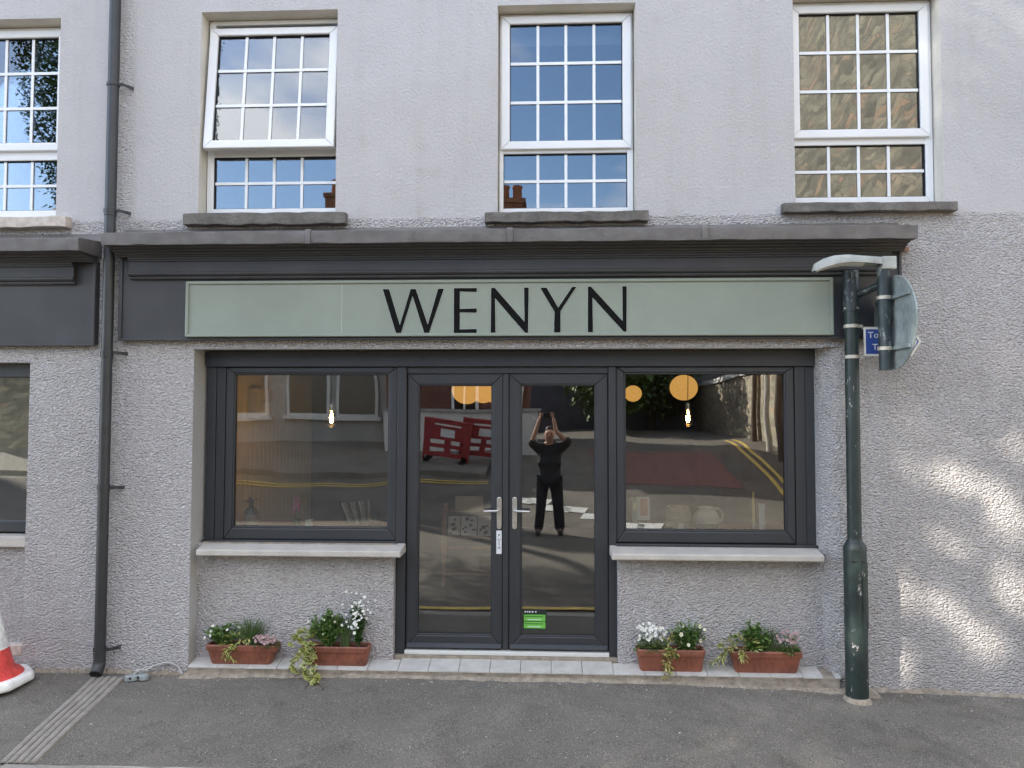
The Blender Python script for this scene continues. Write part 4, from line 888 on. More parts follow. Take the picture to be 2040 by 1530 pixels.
def bushy(label, base, rx, ry, h, n, L_, Wd, mt='leaf_green', stems=14, flowers=None, name='leafy_plant'):
    b = Vector(base); p_ = plant(name, label, 'plant', base); fo = MB(); st = MB(); tips = []
    for i in range(stems):
        a = random.uniform(0, 6.28); k = math.sqrt(random.random()); hh = h * random.uniform(0.55, 1.05) * (1 - 0.35 * k * k)
        tip = b + Vector((rx * k * math.cos(a), ry * k * math.sin(a), hh)); mid = b + (tip - b) * 0.5 + Vector((0, 0, hh * 0.12)); tips.append(tip)
        st.tube([b + (tip - b) * 0.05, mid, tip], [0.0028, 0.0022, 0.0014], 5)
        m_ = max(3, int(n * 2.2) // stems)
        for j in range(m_):
            f_ = 0.12 + 0.88 * ((j + random.random()) / m_); q = b.lerp(mid, f_ * 2) if f_ < 0.5 else mid.lerp(tip, f_ * 2 - 1)
            d = rnd_dir(-0.1) + Vector((math.cos(a) * 0.4, math.sin(a) * 0.4 - 0.25, 0.25))
            leaf(fo, q, d, L_ * random.uniform(0.6, 1.15) * (1.1 - 0.3 * f_), Wd * random.uniform(0.7, 1.1))
    obj('foliage', fo, mt, p_); obj('stems', st, 'stem_green', p_)
    if flowers:
        fm = MB(); nf, r_, pet, spread = flowers
        for i in range(nf):
            a = random.uniform(0, 6.28); k = math.sqrt(random.random()) * spread
            q = b + Vector((rx * k * math.cos(a), ry * k * math.sin(a) - 0.012, h * (0.35 + 0.72 * random.random()) * (1.05 - 0.3 * k)))
            d = Vector((random.uniform(-0.5, 0.5), -1, random.uniform(0.0, 0.9)))
            flower(fm, q + d.normalized() * 0.02, d, r_ * random.uniform(0.75, 1.15), 0, 1)
        obj('flowers', fm, [pet, 'flower_eye'], p_)
    return p_
def ivy(label, base, strands, L_, crown=0.05, green='leaf_sage', yellow='leaf_yellow', n_crown=14, simple_leaf=False):
    b = Vector(base); p_ = plant('variegated_trailing_plant', label, 'plant', base); fo = MB(); st = MB()
    def put(q, d, s_):
        if simple_leaf: leaf(fo, q, d, s_ * 1.25, s_ * 0.38, 1 if random.random() < 0.72 else 0, 0.15)
        else: ivy_leaf(fo, q, d, s_, 0, 1)
    for i in range(n_crown):
        d = rnd_dir(0.0); put(b + Vector((d.x * crown * 1.5, d.y * crown - 0.02, 0.015 + abs(d.z) * crown)), d + Vector((0, -0.5, 0.1)), L_ * random.uniform(0.7, 1.15))
    for s_ in strands:
        path = spline([Vector(q) for q in s_], 6); st.tube(path, 0.0018, 5)
        for k, q in enumerate(path[1:]):
            for r_ in range(2 if not simple_leaf else 3):
                if random.random() < 0.82: put(q, Vector((random.uniform(-1, 1), random.uniform(-1.0, 0.1), random.uniform(-0.75, 0.55))), L_ * random.uniform(0.6, 1.1))
    obj('foliage', fo, [green, yellow], p_); obj('stems', st, 'stem', p_)
    return p_
def grass(label, base, h, spread, n):
    b = Vector(base); p_ = plant('grass_tuft', label, 'plant', base); mb = MB()
    for i in range(n):
        a = random.uniform(0, 6.28); o_ = b + Vector((random.gauss(0, 0.012), random.gauss(0, 0.008), 0)); k = random.random() ** 0.5; hh = h * random.uniform(0.6, 1.05)
        tip = o_ + Vector((math.cos(a) * spread * k, math.sin(a) * spread * 0.5 * k - 0.015, hh * (1 - 0.28 * k))); mid = o_.lerp(tip, 0.5) + Vector((0, 0, hh * 0.16 * k + 0.01)); w_ = random.uniform(0.0011, 0.0020)
        s_ = Vector((1, 0.3, 0)) * w_
        mb.add([o_ - s_, o_ + s_, mid + s_, mid - s_, tip], [(0, 1, 2, 3), (3, 2, 4)])
    obj('blades', mb, 'grass_blade', p_); return p_
def clump(label, base, rx, h, n, r_, pet, leaves=90, mt='leaf_dark', name='flowering_plant', shape=1.0):
    b = Vector(base); p_ = plant(name, label, 'plant', base); fo = MB(); fm = MB(); st = MB()
    for i in range(leaves):
        d = rnd_dir(0.0); q = b + Vector((d.x * rx * 0.9, d.y * 0.04 - 0.005, d.z * h * 0.6 * random.random() + 0.01)); leaf(fo, q, d + Vector((0, -0.4, 0)), 0.035 * random.uniform(0.6, 1.2), 0.014)
    for i in range(n):
        a = random.uniform(0, math.pi * 2); k = math.sqrt(random.random()); q = b + Vector((rx * k * math.cos(a), 0.045 * math.sin(a) * k - 0.03, h * (0.42 + 0.6 * random.random() * (1 - 0.35 * k * shape))))
        flower(fm, q, Vector((random.uniform(-0.6, 0.6), -1, random.uniform(0, 0.9))), r_ * random.uniform(0.7, 1.2), 0, 1)
        if i % 3 == 0: st.tube([b + Vector((rx * 0.5 * k * math.cos(a), 0, 0)), q + Vector((0, 0.006, 0))], 0.0012, 4)
    obj('foliage', fo, mt, p_); obj('stems', st, 'stem_green', p_); obj('flowers', fm, [pet, 'flower_eye'], p_); return p_
SZ = 0.06
# trough one
bushy('leafy green plant with a few white flowers in the leftmost trough', (-2.47, 0.05, SZ), 0.150, 0.06, 0.165, 420, 0.046, 0.019, 'leaf_green', 40, (7, 0.013, 'white_petal', 0.9))
ivy('yellow and green trailing plant over the rim of the leftmost trough', (-2.36, 0.02, SZ + 0.015), [[(-2.36, 0.0, 0.085), (-2.40, -0.025, 0.07), (-2.42, -0.03, 0.03), (-2.43, -0.028, -0.01)], [(-2.36, 0.0, 0.085), (-2.37, -0.03, 0.075), (-2.385, -0.032, 0.02), (-2.37, -0.03, -0.02)], [(-2.36, 0.0, 0.09), (-2.30, -0.01, 0.125), (-2.25, -0.02, 0.135)]], 0.034, 0.06, 'leaf_green', 'leaf_yellow', 40, True)
grass('fine green grass tuft rising from the leftmost trough', (-2.27, 0.055, SZ), 0.285, 0.24, 190)
clump('dusty pink flower cluster at the right end of the leftmost trough', (-2.13, 0.03, SZ), 0.095, 0.105, 64, 0.0105, 'pink_petal')
# trough two
ivy('long yellow edged ivy spilling from the left end of its trough onto the pavement', (-1.80, 0.03, SZ + 0.03), [
    [(-1.80, 0.0, 0.10), (-1.83, -0.03, 0.06), (-1.86, -0.045, 0.02), (-1.90, -0.055, -0.03), (-1.885, -0.06, -0.085)],
    [(-1.78, 0.0, 0.10), (-1.80, -0.035, 0.06), (-1.80, -0.05, 0.0), (-1.80, -0.075, -0.07), (-1.76, -0.10, -0.11), (-1.72, -0.12, -0.125)],
    [(-1.76, 0.0, 0.10), (-1.745, -0.035, 0.05), (-1.75, -0.055, -0.01), (-1.72, -0.085, -0.085), (-1.69, -0.12, -0.118), (-1.69, -0.19, -0.135)],
    [(-1.80, 0.0, 0.10), (-1.86, -0.01, 0.15), (-1.88, -0.02, 0.14)]], 0.054, 0.085, 'leaf_sage', 'leaf_yellow', 34)
tw = MB(); tw.tube(spline([(-1.70, -0.13, -0.122), (-1.66, -0.19, -0.132), (-1.60, -0.27, -0.135), (-1.605, -0.30, -0.136)]), 0.003, 5).tube(spline([(-1.60, -0.27, -0.135), (-1.59, -0.25, -0.125)]), 0.002, 4).tube(spline([(-1.74, -0.16, -0.13), (-1.735, -0.24, -0.137), (-1.725, -0.31, -0.139)]), 0.003, 5)
tag(obj('twig', tw, 'stem'), 'thin dark twigs lying on the pavement below the trailing ivy', 'twig')
bushy('light green leafy plant in the middle of the trough left of the doors', (-1.66, 0.05, SZ), 0.165, 0.06, 0.275, 680, 0.052, 0.022, 'leaf_green', 56, (8, 0.009, 'cream_petal', 0.9))
grass('feathery green fennel tuft beside the tall white flowering plant', (-1.53, 0.06, SZ), 0.29, 0.10, 90)
tall = bushy('tall white flowering plant at the right end of the trough left of the doors', (-1.425, 0.045, SZ), 0.075, 0.05, 0.40, 460, 0.04, 0.016, 'leaf_dark', 16, None, 'tall_flowering_plant')
fm = MB()
for i in range(70):
    z = random.uniform(0.19, 0.50); k = 0.045 + 0.075 * max(0, (z - 0.2) / 0.3); q = Vector((-1.425 + random.gauss(0, 0.55) * k + 0.02 * math.sin(z * 20), 0.02 + random.uniform(-0.07, 0.03), z))
    flower(fm, q, Vector((random.uniform(-0.7, 0.7), -1, random.uniform(-0.2, 0.9))), random.uniform(0.007, 0.013), 0, 1)
obj('flowers', fm, ['white_petal', 'flower_eye'], tall)
# trough three
clump('dense white daisy clump at the left end of the trough right of the doors', (0.79, 0.045, SZ + 0.015), 0.125, 0.215, 62, 0.0115, 'white_petal', 320, 'leaf_green', shape=0.6)
ivy('golden trailing plant hanging down the front of the trough right of the doors', (0.90, 0.03, SZ + 0.035), [[(0.89, 0.0, 0.11), (0.885, -0.03, 0.085), (0.875, -0.035, 0.04), (0.885, -0.034, -0.01), (0.87, -0.036, -0.07), (0.86, -0.045, -0.095)], [(0.90, 0.0, 0.11), (0.91, -0.03, 0.08), (0.90, -0.034, 0.03), (0.91, -0.034, -0.03), (0.90, -0.036, -0.07)], [(0.92, 0.0, 0.11), (0.95, -0.03, 0.09), (0.96, -0.03, 0.06)], [(0.90, 0, 0.11), (0.91, -0.01, 0.17), (0.92, -0.01, 0.22)]], 0.033, 0.06, 'leaf_green', 'leaf_gold', 34, True)
bushy('leafy green plant with larger cream flowers beside the white daisies', (1.05, 0.05, SZ), 0.17, 0.06, 0.245, 560, 0.042, 0.017, 'leaf_green', 54, (8, 0.016, 'cream_petal', 0.8))
# trough four
ivy('yellow leaved trailing plant at the left end of the rightmost trough', (1.43, 0.03, SZ + 0.03), [[(1.41, 0.0, 0.11), (1.36, -0.02, 0.13), (1.31, -0.01, 0.09), (1.29, 0.0, 0.03)], [(1.40, 0.02, 0.11), (1.34, 0.02, 0.10), (1.27, 0.03, 0.03), (1.22, 0.04, -0.01)], [(1.45, 0.0, 0.11), (1.445, -0.03, 0.08), (1.44, -0.032, 0.05)]], 0.040, 0.085, 'leaf_green', 'leaf_yellow', 150, True)
bushy('upright broad leaved green plant in the middle of the rightmost trough', (1.545, 0.045, SZ), 0.105, 0.05, 0.235, 260, 0.066, 0.026, 'leaf_green', 26)
grass('fine grass tuft in the rightmost trough', (1.66, 0.06, SZ), 0.27, 0.14, 100)
clump('muted rose pink flowers at the right end of the rightmost trough', (1.785, 0.04, SZ + 0.012), 0.085, 0.205, 24, 0.012, 'pink_petal', 260, 'leaf_green')

# ------------------------------------------------------------------ things inside the shop
def pendant(x, y, z, label):
    p_ = thing('pendant_bulb', label, 'pendant lamp', (x, y, z), 'bare bulbs behind the shop windows')
    prf = [(0.0, -0.062)] + [(0.062 * math.sin(a), -0.062 * math.cos(a)) for a in [R(15 * k) for k in range(1, 10)]] + [(0.045, 0.048), (0.022, 0.072), (0.014, 0.085)]
    obj('bulb', MB().lathe(prf, (x, y, z), 24), 'glass_bulb', p_, smooth=80)
    f_ = MB()
    for k in range(6): a = k * 1.047; f_.tube([(x + 0.006 * math.cos(a), y + 0.006 * math.sin(a), z - 0.022), (x + 0.013 * math.cos(a), y + 0.013 * math.sin(a), z + 0.03)], 0.003, 5)
    f_.lathe([(0.0, -0.016), (0.012, -0.010), (0.016, 0.0), (0.012, 0.014), (0.0, 0.02)], (x, y, z), 10)
    obj('filament', f_, 'filament', p_)
    obj('lamp_holder', MB().lathe([(0.015, 0.078), (0.022, 0.082), (0.022, 0.10), (0.019, 0.102), (0.021, 0.125), (0.014, 0.14), (0.004, 0.145)], (x, y, z), 16), 'steel', p_, smooth=40)
    obj('flex', MB().tube([(x, y, z + 0.14), (x + 0.004, y, z + 0.4), (x, y, 2.62)], 0.003, 6), 'letter_black', p_)
pendant(-1.80, 0.55, 1.785, 'lit clear glass bulb hanging behind the left shop window')
pendant(1.163, 0.55, 1.80, 'lit clear glass bulb hanging behind the right shop window')
def globe(x, y, z, r, label):
    p_ = thing('globe_lamp', label, 'pendant lamp', (x, y, z - r), 'orange globe lamps hanging in the shop')
    prf = [(r * math.sin(R(10 * k)), -r * 0.93 * math.cos(R(10 * k))) for k in range(0, 18)] + [(r * 0.17, r * 0.915)]
    obj('shade', MB().lathe(prf, (x, y, z), 32), 'globe_glow', p_, smooth=80)
    obj('flex', MB().tube([(x, y, z + r * 0.9), (x, y, 2.62)], 0.004, 6), 'letter_black', p_)
globe(1.574, 3.0, 2.150, 0.158, 'larger glowing orange globe lamp seen through the right shop window')
globe(1.168, 4.5, 2.125, 0.118, 'smaller glowing orange globe lamp at the left of the right shop window')
globe(-0.867, 2.5, 2.105, 0.165, 'front glowing globe lamp seen through the top of the left door')
globe(-0.770, 3.5, 2.118, 0.150, 'middle glowing globe lamp seen through the top of the left door')
globe(-0.690, 4.5, 2.130, 0.150, 'rear glowing globe lamp half hidden at the left door edge')
fb = tag(obj('fuse_box', MB().box(-2.644, -2.54, 0.86, 1.10, 1.80, 2.07), 'box_white', bevel=0.01), 'white fuse box fixed to the cream boarded wall in the left window', 'fuse box')
obj('cover', MB().box(-2.5395, -2.50, 0.90, 1.06, 1.83, 1.95), 'box_white', fb, bevel=0.006)
# window shelves
for (a, b, nm, lab) in ((-2.64, -1.25, 'window_shelf', 'brown wooden shelf along the inside of the left shop window'), (0.56, 2.38, 'window_shelf', 'wooden shelf along the inside of the right shop window')):
    s_ = thing(nm, lab, 'shelf', ((a + b) / 2, 0.55, 0.0))
    obj('top', MB().box(a, b, 0.305, 0.86, 0.868, 0.905), 'wood_brown', s_, bevel=0.004)
    for x in (a + 0.06, b - 0.06): obj('leg', MB().box(x - 0.025, x + 0.025, 0.80, 0.85, 0.0, 0.868), 'wood_brown', s_)
SH = 0.905
bt = thing('dark_bottle', 'dark bottle with a drooping dried leaf at the left of the left window', 'bottle', (-2.42, 0.42, SH))
obj('body', MB().lathe([(0.0, 0), (0.052, 0.002), (0.055, 0.02), (0.055, 0.13), (0.035, 0.16), (0.018, 0.175), (0.018, 0.21), (0.014, 0.212)], (-2.42, 0.42, SH), 24), 'dark_glass', bt, smooth=40)
obj('label', MB().lathe([(0.0556, 0.03), (0.0556, 0.11)], (-2.42, 0.42, SH), 24), 'card_tan', bt, smooth=60)
lfm = MB()
for d in ((-0.9, -0.2, 0.5), (0.8, 0.1, 0.7), (0.3, -0.5, 0.6), (-0.3, 0.2, 0.9)): leaf(lfm, Vector((-2.42, 0.42, SH + 0.2)), Vector(d), 0.085, 0.035, 0, 0.3)
obj('leaves', lfm, 'dark_leaf', bt)
hy = thing('pink_flower_vase', 'pink hyacinth flower in a small green glass on the left shelf', 'flower', (-2.04, 0.42, SH))
obj('glass', MB().lathe([(0.0, 0.001), (0.028, 0.002), (0.03, 0.07), (0.024, 0.085)], (-2.04, 0.42, SH), 20), 'stem_green', hy, smooth=40)
obj('stalk', MB().tube([(-2.04, 0.42, SH + 0.02), (-2.043, 0.418, SH + 0.14), (-2.052, 0.415, SH + 0.25)], 0.004, 6), 'stem_green', hy)
fm = MB()
for i in range(60):
    z = random.uniform(0.125, 0.25); a = random.uniform(0, 6.28); r_ = 0.030 * (1.1 - (z - 0.12) / 0.2); c_ = Vector((-2.043 - 0.05 * max(0, z - 0.17), 0.418, SH + z)); d = Vector((math.cos(a), math.sin(a), 0.1)); flower(fm, c_ + d * r_, d, 0.014, 0, 0, 5, 0.1)
obj('petals', fm, ['magenta_petal'], hy)
tag(obj('white_cup', MB().lathe([(0.0, 0.001), (0.030, 0.001), (0.033, 0.072), (0.030, 0.072), (0.028, 0.06), (0.0, 0.058)], (-1.93, 0.40, SH), 24), 'cup_white', smooth=40), 'small white candle cup beside the pink hyacinth', 'cup')
mr = thing('menu_rack', 'fan of thin pale menus leaning in a rack in the left window', 'rack', (-1.6, 0.6, SH))
obj('base', MB().box(-1.70, -1.47, 0.56, 0.66, SH, SH + 0.012), 'wood_brown', mr)
for i in range(11):
    x = -1.665 + i * 0.0185; a = -0.42 + 0.035 * i
    obj('menu', MB().hexa([(x, 0.58, SH + 0.0125), (x + 0.004, 0.58, SH + 0.0125), (x + 0.004, 0.64, SH + 0.0125), (x, 0.64, SH + 0.0125), (x + a * 0.19, 0.58, SH + 0.185 + 0.003 * i), (x + a * 0.19 + 0.004, 0.58, SH + 0.185 + 0.003 * i), (x + a * 0.19 + 0.004, 0.64, SH + 0.185), (x + a * 0.19, 0.64, SH + 0.185)]), 'paper' if i % 3 else 'room_dark', mr)
tag(obj('slim_bottle', MB().lathe([(0.0, 0), (0.014, 0.001), (0.014, 0.10), (0.006, 0.13), (0.006, 0.19), (0.0, 0.192)], (-1.40, 0.6, SH), 12), 'dark_glass', smooth=40), 'slim dark bottle to the right of the menu rack', 'bottle')
# right shelf
bk = tag(obj('book', MB().box(0.683, 0.722, 0.36, 0.52, SH, SH + 0.262), 'sage_sign', bevel=0.002), 'pale green book standing upright at the left of the right window', 'book')
obj('spine_label', MB().box(0.692, 0.713, 0.3585, 0.3596, SH + 0.175, SH + 0.235), 'wax_yellow', bk)
mg = thing('magazine', 'magazine with a red and white cover propped beside the green book', 'magazine', (0.78, 0.45, SH))
rm_ = Matrix.Translation((0.775, 0.44, SH)) @ Matrix.Rotation(R(-8), 4, 'X')
obj('cover', MB().box(-0.045, 0.06, 0, 0.006, 0.002, 0.27).xf(rm_), 'paper', mg); obj('picture', MB().box(-0.015, 0.045, -0.0012, -0.0002, 0.12, 0.255).xf(rm_), 'terracotta_pot', mg); obj('photo', MB().box(-0.045, 0.058, -0.0012, -0.0002, 0.004, 0.085).xf(rm_), 'label_black', mg)
bx = thing('small_box', 'small arched brown gift box in front of the basket', 'box', (0.96, 0.35, SH))
obj('body', MB().prism([(0.925, SH), (0.995, SH), (0.995, SH + 0.062), (0.98, SH + 0.082), (0.96, SH + 0.088), (0.94, SH + 0.082), (0.925, SH + 0.062)], 0.335, 0.375, XZ), 'card_tan', bx, bevel=0.003)
obj('picture', MB().box(0.931, 0.989, 0.3335, 0.3346, SH + 0.008, SH + 0.052), 'label_black', bx)
bs_ = thing('wicker_basket', 'round woven basket on the right shelf with a white card leaning on it', 'basket', (1.07, 0.52, SH))
for k in range(14):
    z = SH + 0.008 + k * 0.0135; r_ = 0.086 + 0.010 * math.sin(k / 13 * math.pi)
    pth = [(1.07 + r_ * math.cos(a) + 0.0, 0.52 + r_ * math.sin(a), z + 0.0025 * math.sin(a * 12 + k * math.pi)) for a in [2 * math.pi * j / 48 for j in range(49)]]
    obj('woven_ring', MB().tube(pth, 0.0078, 6), 'card_tan', bs_, smooth=60)
obj('inside', MB().lathe([(0.0, 0.002), (0.08, 0.002), (0.083, 0.17)], (1.07, 0.52, SH), 24), 'wood_brown', bs_)
wc = tag(obj('white_card', MB().box(1.055, 1.098, 0.405, 0.409, SH, SH + 0.068), 'paper'), 'white price card standing in front of the basket', 'card')
jg = thing('stoneware_jug', 'round bellied stoneware jug with a loop handle on the right shelf', 'jug', (1.29, 0.48, SH))
obj('body', MB().lathe([(0.0, 0.0), (0.070, 0.002), (0.092, 0.03), (0.106, 0.075), (0.103, 0.11), (0.085, 0.145), (0.066, 0.163), (0.064, 0.178), (0.071, 0.188), (0.066, 0.188), (0.058, 0.17), (0.0, 0.16)], (1.29, 0.48, SH), 32), 'concrete_sill', jg, smooth=60)
obj('dark_foot', MB().lathe([(0.0705, 0.0015), (0.0926, 0.03), (0.1055, 0.066)], (1.29, 0.48, SH), 32), 'dark_glass', jg, smooth=60)
obj('handle', MB().tube(spline([(1.352, 0.48, SH + 0.172), (1.39, 0.475, SH + 0.178), (1.42, 0.475, SH + 0.14), (1.412, 0.475, SH + 0.09), (1.385, 0.48, SH + 0.07)]), 0.0095, 8), 'concrete_sill', jg, smooth=60)
cl = thing('candlestick', 'yellow taper candle in a small metal chamberstick on the right shelf', 'candlestick', (1.672, 0.5, SH))
obj('dish', MB().lathe([(0.0, 0.0), (0.045, 0.002), (0.05, 0.012), (0.046, 0.012), (0.012, 0.006), (0.012, 0.07), (0.009, 0.07)], (1.672, 0.5, SH), 20), 'galv', cl, smooth=40)
obj('ring_handle', MB().tube([(1.735 + 0.02 * math.cos(a), 0.5, SH + 0.022 + 0.02 * math.sin(a)) for a in [2 * math.pi * j / 16 for j in range(17)]], 0.003, 6), 'galv', cl)
obj('taper', MB().lathe([(0.011, 0.071), (0.0095, 0.30), (0.004, 0.312), (0.0, 0.313)], (1.672, 0.5, SH), 14), 'wax_yellow', cl, smooth=40)
tag(obj('white_card', MB().box(1.715, 1.765, 0.50, 0.503, SH + 0.001, SH + 0.215).box(1.7149, 1.7651, 0.4985, 0.4995, SH + 0.17, SH + 0.216), 'paper'), 'tall white card beside the yellow candle', 'card')
dsh = thing('glass_dish', 'low glass dishes with cutlery between the jug and the candle', 'dish', (1.5, 0.42, SH))
for x, y, r_ in ((1.46, 0.42, 0.04), (1.55, 0.41, 0.045)): obj('dish', MB().lathe([(0.0, 0.001), (r_ * 0.6, 0.002), (r_, 0.022), (r_ * 0.94, 0.022), (r_ * 0.55, 0.006), (0, 0.005)], (x, y, SH), 20), 'steel', dsh, smooth=40)
# wooden display rack beyond the left door
rk = thing('wooden_rack', 'folding wooden rack with illustrated papers seen through the left door', 'rack', (-0.8, 2.55, 0.0))
WR = 'wood_rack'
for x in (-1.10, -0.52):
    obj('leg', MB().hexa([(x - 0.018, 2.38, 0.001), (x + 0.018, 2.38, 0.001), (x + 0.018, 2.42, 0.001), (x - 0.018, 2.42, 0.001), (x - 0.018, 2.55, 0.86), (x + 0.018, 2.55, 0.86), (x + 0.018, 2.59, 0.86), (x - 0.018, 2.59, 0.86)]), WR, rk)
    obj('leg', MB().hexa([(x - 0.07, 2.74, 0.001), (x - 0.034, 2.74, 0.001), (x - 0.034, 2.78, 0.001), (x - 0.07, 2.78, 0.001), (x - 0.057, 2.57, 0.80), (x - 0.021, 2.57, 0.80), (x - 0.021, 2.61, 0.80), (x - 0.057, 2.61, 0.80)]), WR, rk)
for z, h_ in ((0.775, 0.03), (0.495, 0.035), (0.39, 0.03), (0.165, 0.02), (0.12, 0.02)):
    y = 2.38 + 0.17 * z / 0.86; obj('rail', MB().box(-1.08, -0.54, y, y + 0.022, z, z + h_), WR, rk)
for x0, x1, mt in ((-1.06, -0.93, 'paper'), (-0.92, -0.75, 'box_white'), (-0.74, -0.58, 'paper')):
    y = 2.455; pa = tag(obj('picture_sheet', MB().hexa([(x0, y, 0.532), (x1, y, 0.532), (x1, y + 0.004, 0.532), (x0, y + 0.004, 0.532), (x0, y + 0.04, 0.735), (x1, y + 0.04, 0.735), (x1, y + 0.044, 0.735), (x0, y + 0.044, 0.735)]), mt), {-1.06: 'leftmost illustrated sheet on the wooden rack', -0.92: 'middle illustrated sheet on the wooden rack', -0.74: 'illustrated sheet on the wooden rack nearest the door handle'}[x0], 'picture', 'sheets on the wooden rack')
    pm = MB()
    for k in range(7):
        a = random.uniform(x0 + 0.012, x1 - 0.05); b = random.uniform(0.545, 0.69); w_, h_ = random.uniform(0.02, 0.045), random.uniform(0.012, 0.035)
        yy = lambda z: y + 0.04 * (z - 0.532) / 0.203 - 0.0015 - 0.0003 * k
        pm.add([(a, yy(b), b), (min(a + w_, x1 - 0.01), yy(b), b), (min(a + w_, x1 - 0.01), yy(b + h_), b + h_), (a, yy(b + h_), b + h_)], [(0, 1, 2, 3)])
    obj('drawing', pm, 'room_dark', pa)
tag(obj('cream_card', MB().hexa([(-0.99, 2.47, 0.807), (-0.68, 2.47, 0.807), (-0.68, 2.478, 0.807), (-0.99, 2.478, 0.807), (-0.985, 2.50, 0.95), (-0.685, 2.50, 0.95), (-0.685, 2.508, 0.95), (-0.985, 2.508, 0.95)]), 'card_tan'), 'cream card standing on top of the wooden rack', 'card')

# ------------------------------------------------------------------ the street opposite (seen in the glass)
RZ = road_z
def mark(name, pts, mt, lift=0.012):
    mb = MB(); mb.add([(x, y, RZ(x, y) + lift) for x, y in pts], [tuple(range(len(pts)))]); return structure(obj(name, mb, mt))
def strip(name, path, w_, mt, lift=0.012):
    mb = MB(); path = spline([Vector((a, b, 0)) for a, b in path], 8)
    for i, p in enumerate(path):
        d = (path[min(i + 1, len(path) - 1)] - path[max(i - 1, 0)]).normalized(); n_ = Vector((-d.y, d.x, 0)) * w_ / 2
        for q in (p - n_, p + n_): mb.v.append((q.x, q.y, RZ(q.x, q.y) + lift))
    for i in range(len(path) - 1): mb.f.append((2 * i, 2 * i + 1, 2 * i + 3, 2 * i + 2)); mb.m.append(0)
    return structure(obj(name, mb, mt))
for k in (0, 0.22):
    strip('yellow_line', [(-9, -9.6 - k), (-5, -9.4 - k), (-1.2, -9.7 - k)], 0.09, 'yellow_paint')
    strip('yellow_line', [(5.2 + k, -16), (4.9 + k, -11), (4.6 + k, -8), (4.9 + k, -5), (6.2 + k, -3.2)], 0.10, 'yellow_paint')
    strip('yellow_line', [(-9, -1.85 - k), (9, -1.85 - k)], 0.09, 'yellow_paint')
for i in range(5):
    for j in range(2):
        x, y = -0.9 + i * 0.62 + j * 0.31, -8.9 + i * 0.52 + j * 0.5
        mark('road_marking', [(x, y), (x + 0.42, y + 0.12), (x + 0.32, y + 0.48), (x - 0.10, y + 0.36)], 'white_paint')
mark('red_surfacing', [(1.0, -13.5), (4.2, -13.5), (4.1, -9.5), (1.6, -9.5)], 'red_surface', 0.008)
fp = MB(); fp.add([(-14, -10.3, RZ(0, -10.3) - 0.1), (-1.3, -10.3, RZ(0, -10.3) - 0.1), (-14, -10.3, RZ(0, -10.3) + 0.12), (-1.3, -10.3, RZ(0, -10.3) + 0.12), (-14, -14.2, RZ(0, -14.2) + 0.12), (-1.3, -14.2, RZ(0, -14.2) + 0.12)], [(0, 1, 3, 2), (2, 3, 5, 4)])
structure(obj('far_pavement', fp, 'pavement_asphalt'))
def far_window(parent, x0, x1, z0, z1, y, mt='upvc_white'):
    w_ = obj('window', frame(x0, x1, z0, z1, 0.07, y - 0.02, y + 0.04), mt, parent); obj('pane', MB().box(x0 + 0.05, x1 - 0.05, y - 0.01, y + 0.0, z0 + 0.05, z1 - 0.05), 'dark_glass', w_)
    obj('sill', MB().box(x0 - 0.06, x1 + 0.06, y + 0.001, y + 0.10, z0 - 0.08, z0 - 0.002), 'white_paint_wall', w_); obj('glazing_bar', MB().box((x0 + x1) / 2 - 0.02, (x0 + x1) / 2 + 0.02, y + 0.0005, y + 0.02, z0 + 0.06, z1 - 0.06), mt, w_)
def gable_roof(parent, x0, x1, y0, y1, ze, zr):   # ridge along x
    ym = (y0 + y1) / 2; mb = MB()
    mb.add([(x0, y1 + 0.25, ze), (x1, y1 + 0.25, ze), (x1, ym, zr), (x0, ym, zr), (x0, y0 - 0.25, ze), (x1, y0 - 0.25, ze)], [(0, 1, 2, 3), (3, 2, 5, 4), (0, 4, 5, 1), (0, 3, 4), (1, 5, 2)])
    return obj('roof', mb, 'slate', parent)
def stack(parent, x, y, z0, z1, w_, d_, mt='brick_orange'):
    c_ = obj('chimney', MB().box(x - w_ / 2, x + w_ / 2, y - d_ / 2, y + d_ / 2, z0, z1).box(x - w_ / 2 - 0.05, x + w_ / 2 + 0.05, y - d_ / 2 - 0.05, y + d_ / 2 + 0.05, z1, z1 + 0.14), mt, parent)
    for k in (-0.25, 0.25): obj('chimney_pot', MB().lathe([(0.13, 0), (0.12, 0.35), (0.14, 0.38), (0.14, 0.46), (0.10, 0.46)], (x + k * w_, y, z1 + 0.14), 14), 'terracotta_pot', c_, smooth=40)
# brick house
bh = thing('brick_house', 'dark red brick house with white window across the street, seen only reflected', 'house', (-1.5, -14, 0.9))
obj('wall', MB().box(-4.2, -0.45, -18, -13.4, 0.6, 4.7), 'brick_red', bh)
far_window(bh, -2.45, -1.80, 1.95, 3.1, -13.38); far_window(bh, -3.8, -3.1, 3.3, 4.4, -13.38); far_window(bh, -1.5, -0.9, 3.3, 4.4, -13.38)
rf = gable_roof(bh, -4.35, -0.3, -18, -13.4, 4.7, 6.3); stack(rf, -1.0, -15.7, 5.6, 7.9, 0.7, 0.6)
dp2 = obj('downpipe', MB().tube([(-0.6, -13.32, 0.9), (-0.6, -13.32, 4.65)], 0.05, 10), 'upvc_white', bh)
lw_ = thing('garden_wall', 'low white painted wall across the street, seen only reflected', 'wall', (-2.2, -13, 0.9))
obj('wall', MB().box(-4.2, -0.2, -13.2, -13.0, 0.7, 1.95), 'white_paint_wall', lw_); obj('coping', MB().box(-4.25, -0.15, -13.25, -12.95, 1.951, 2.03), 'render_grey', lw_)
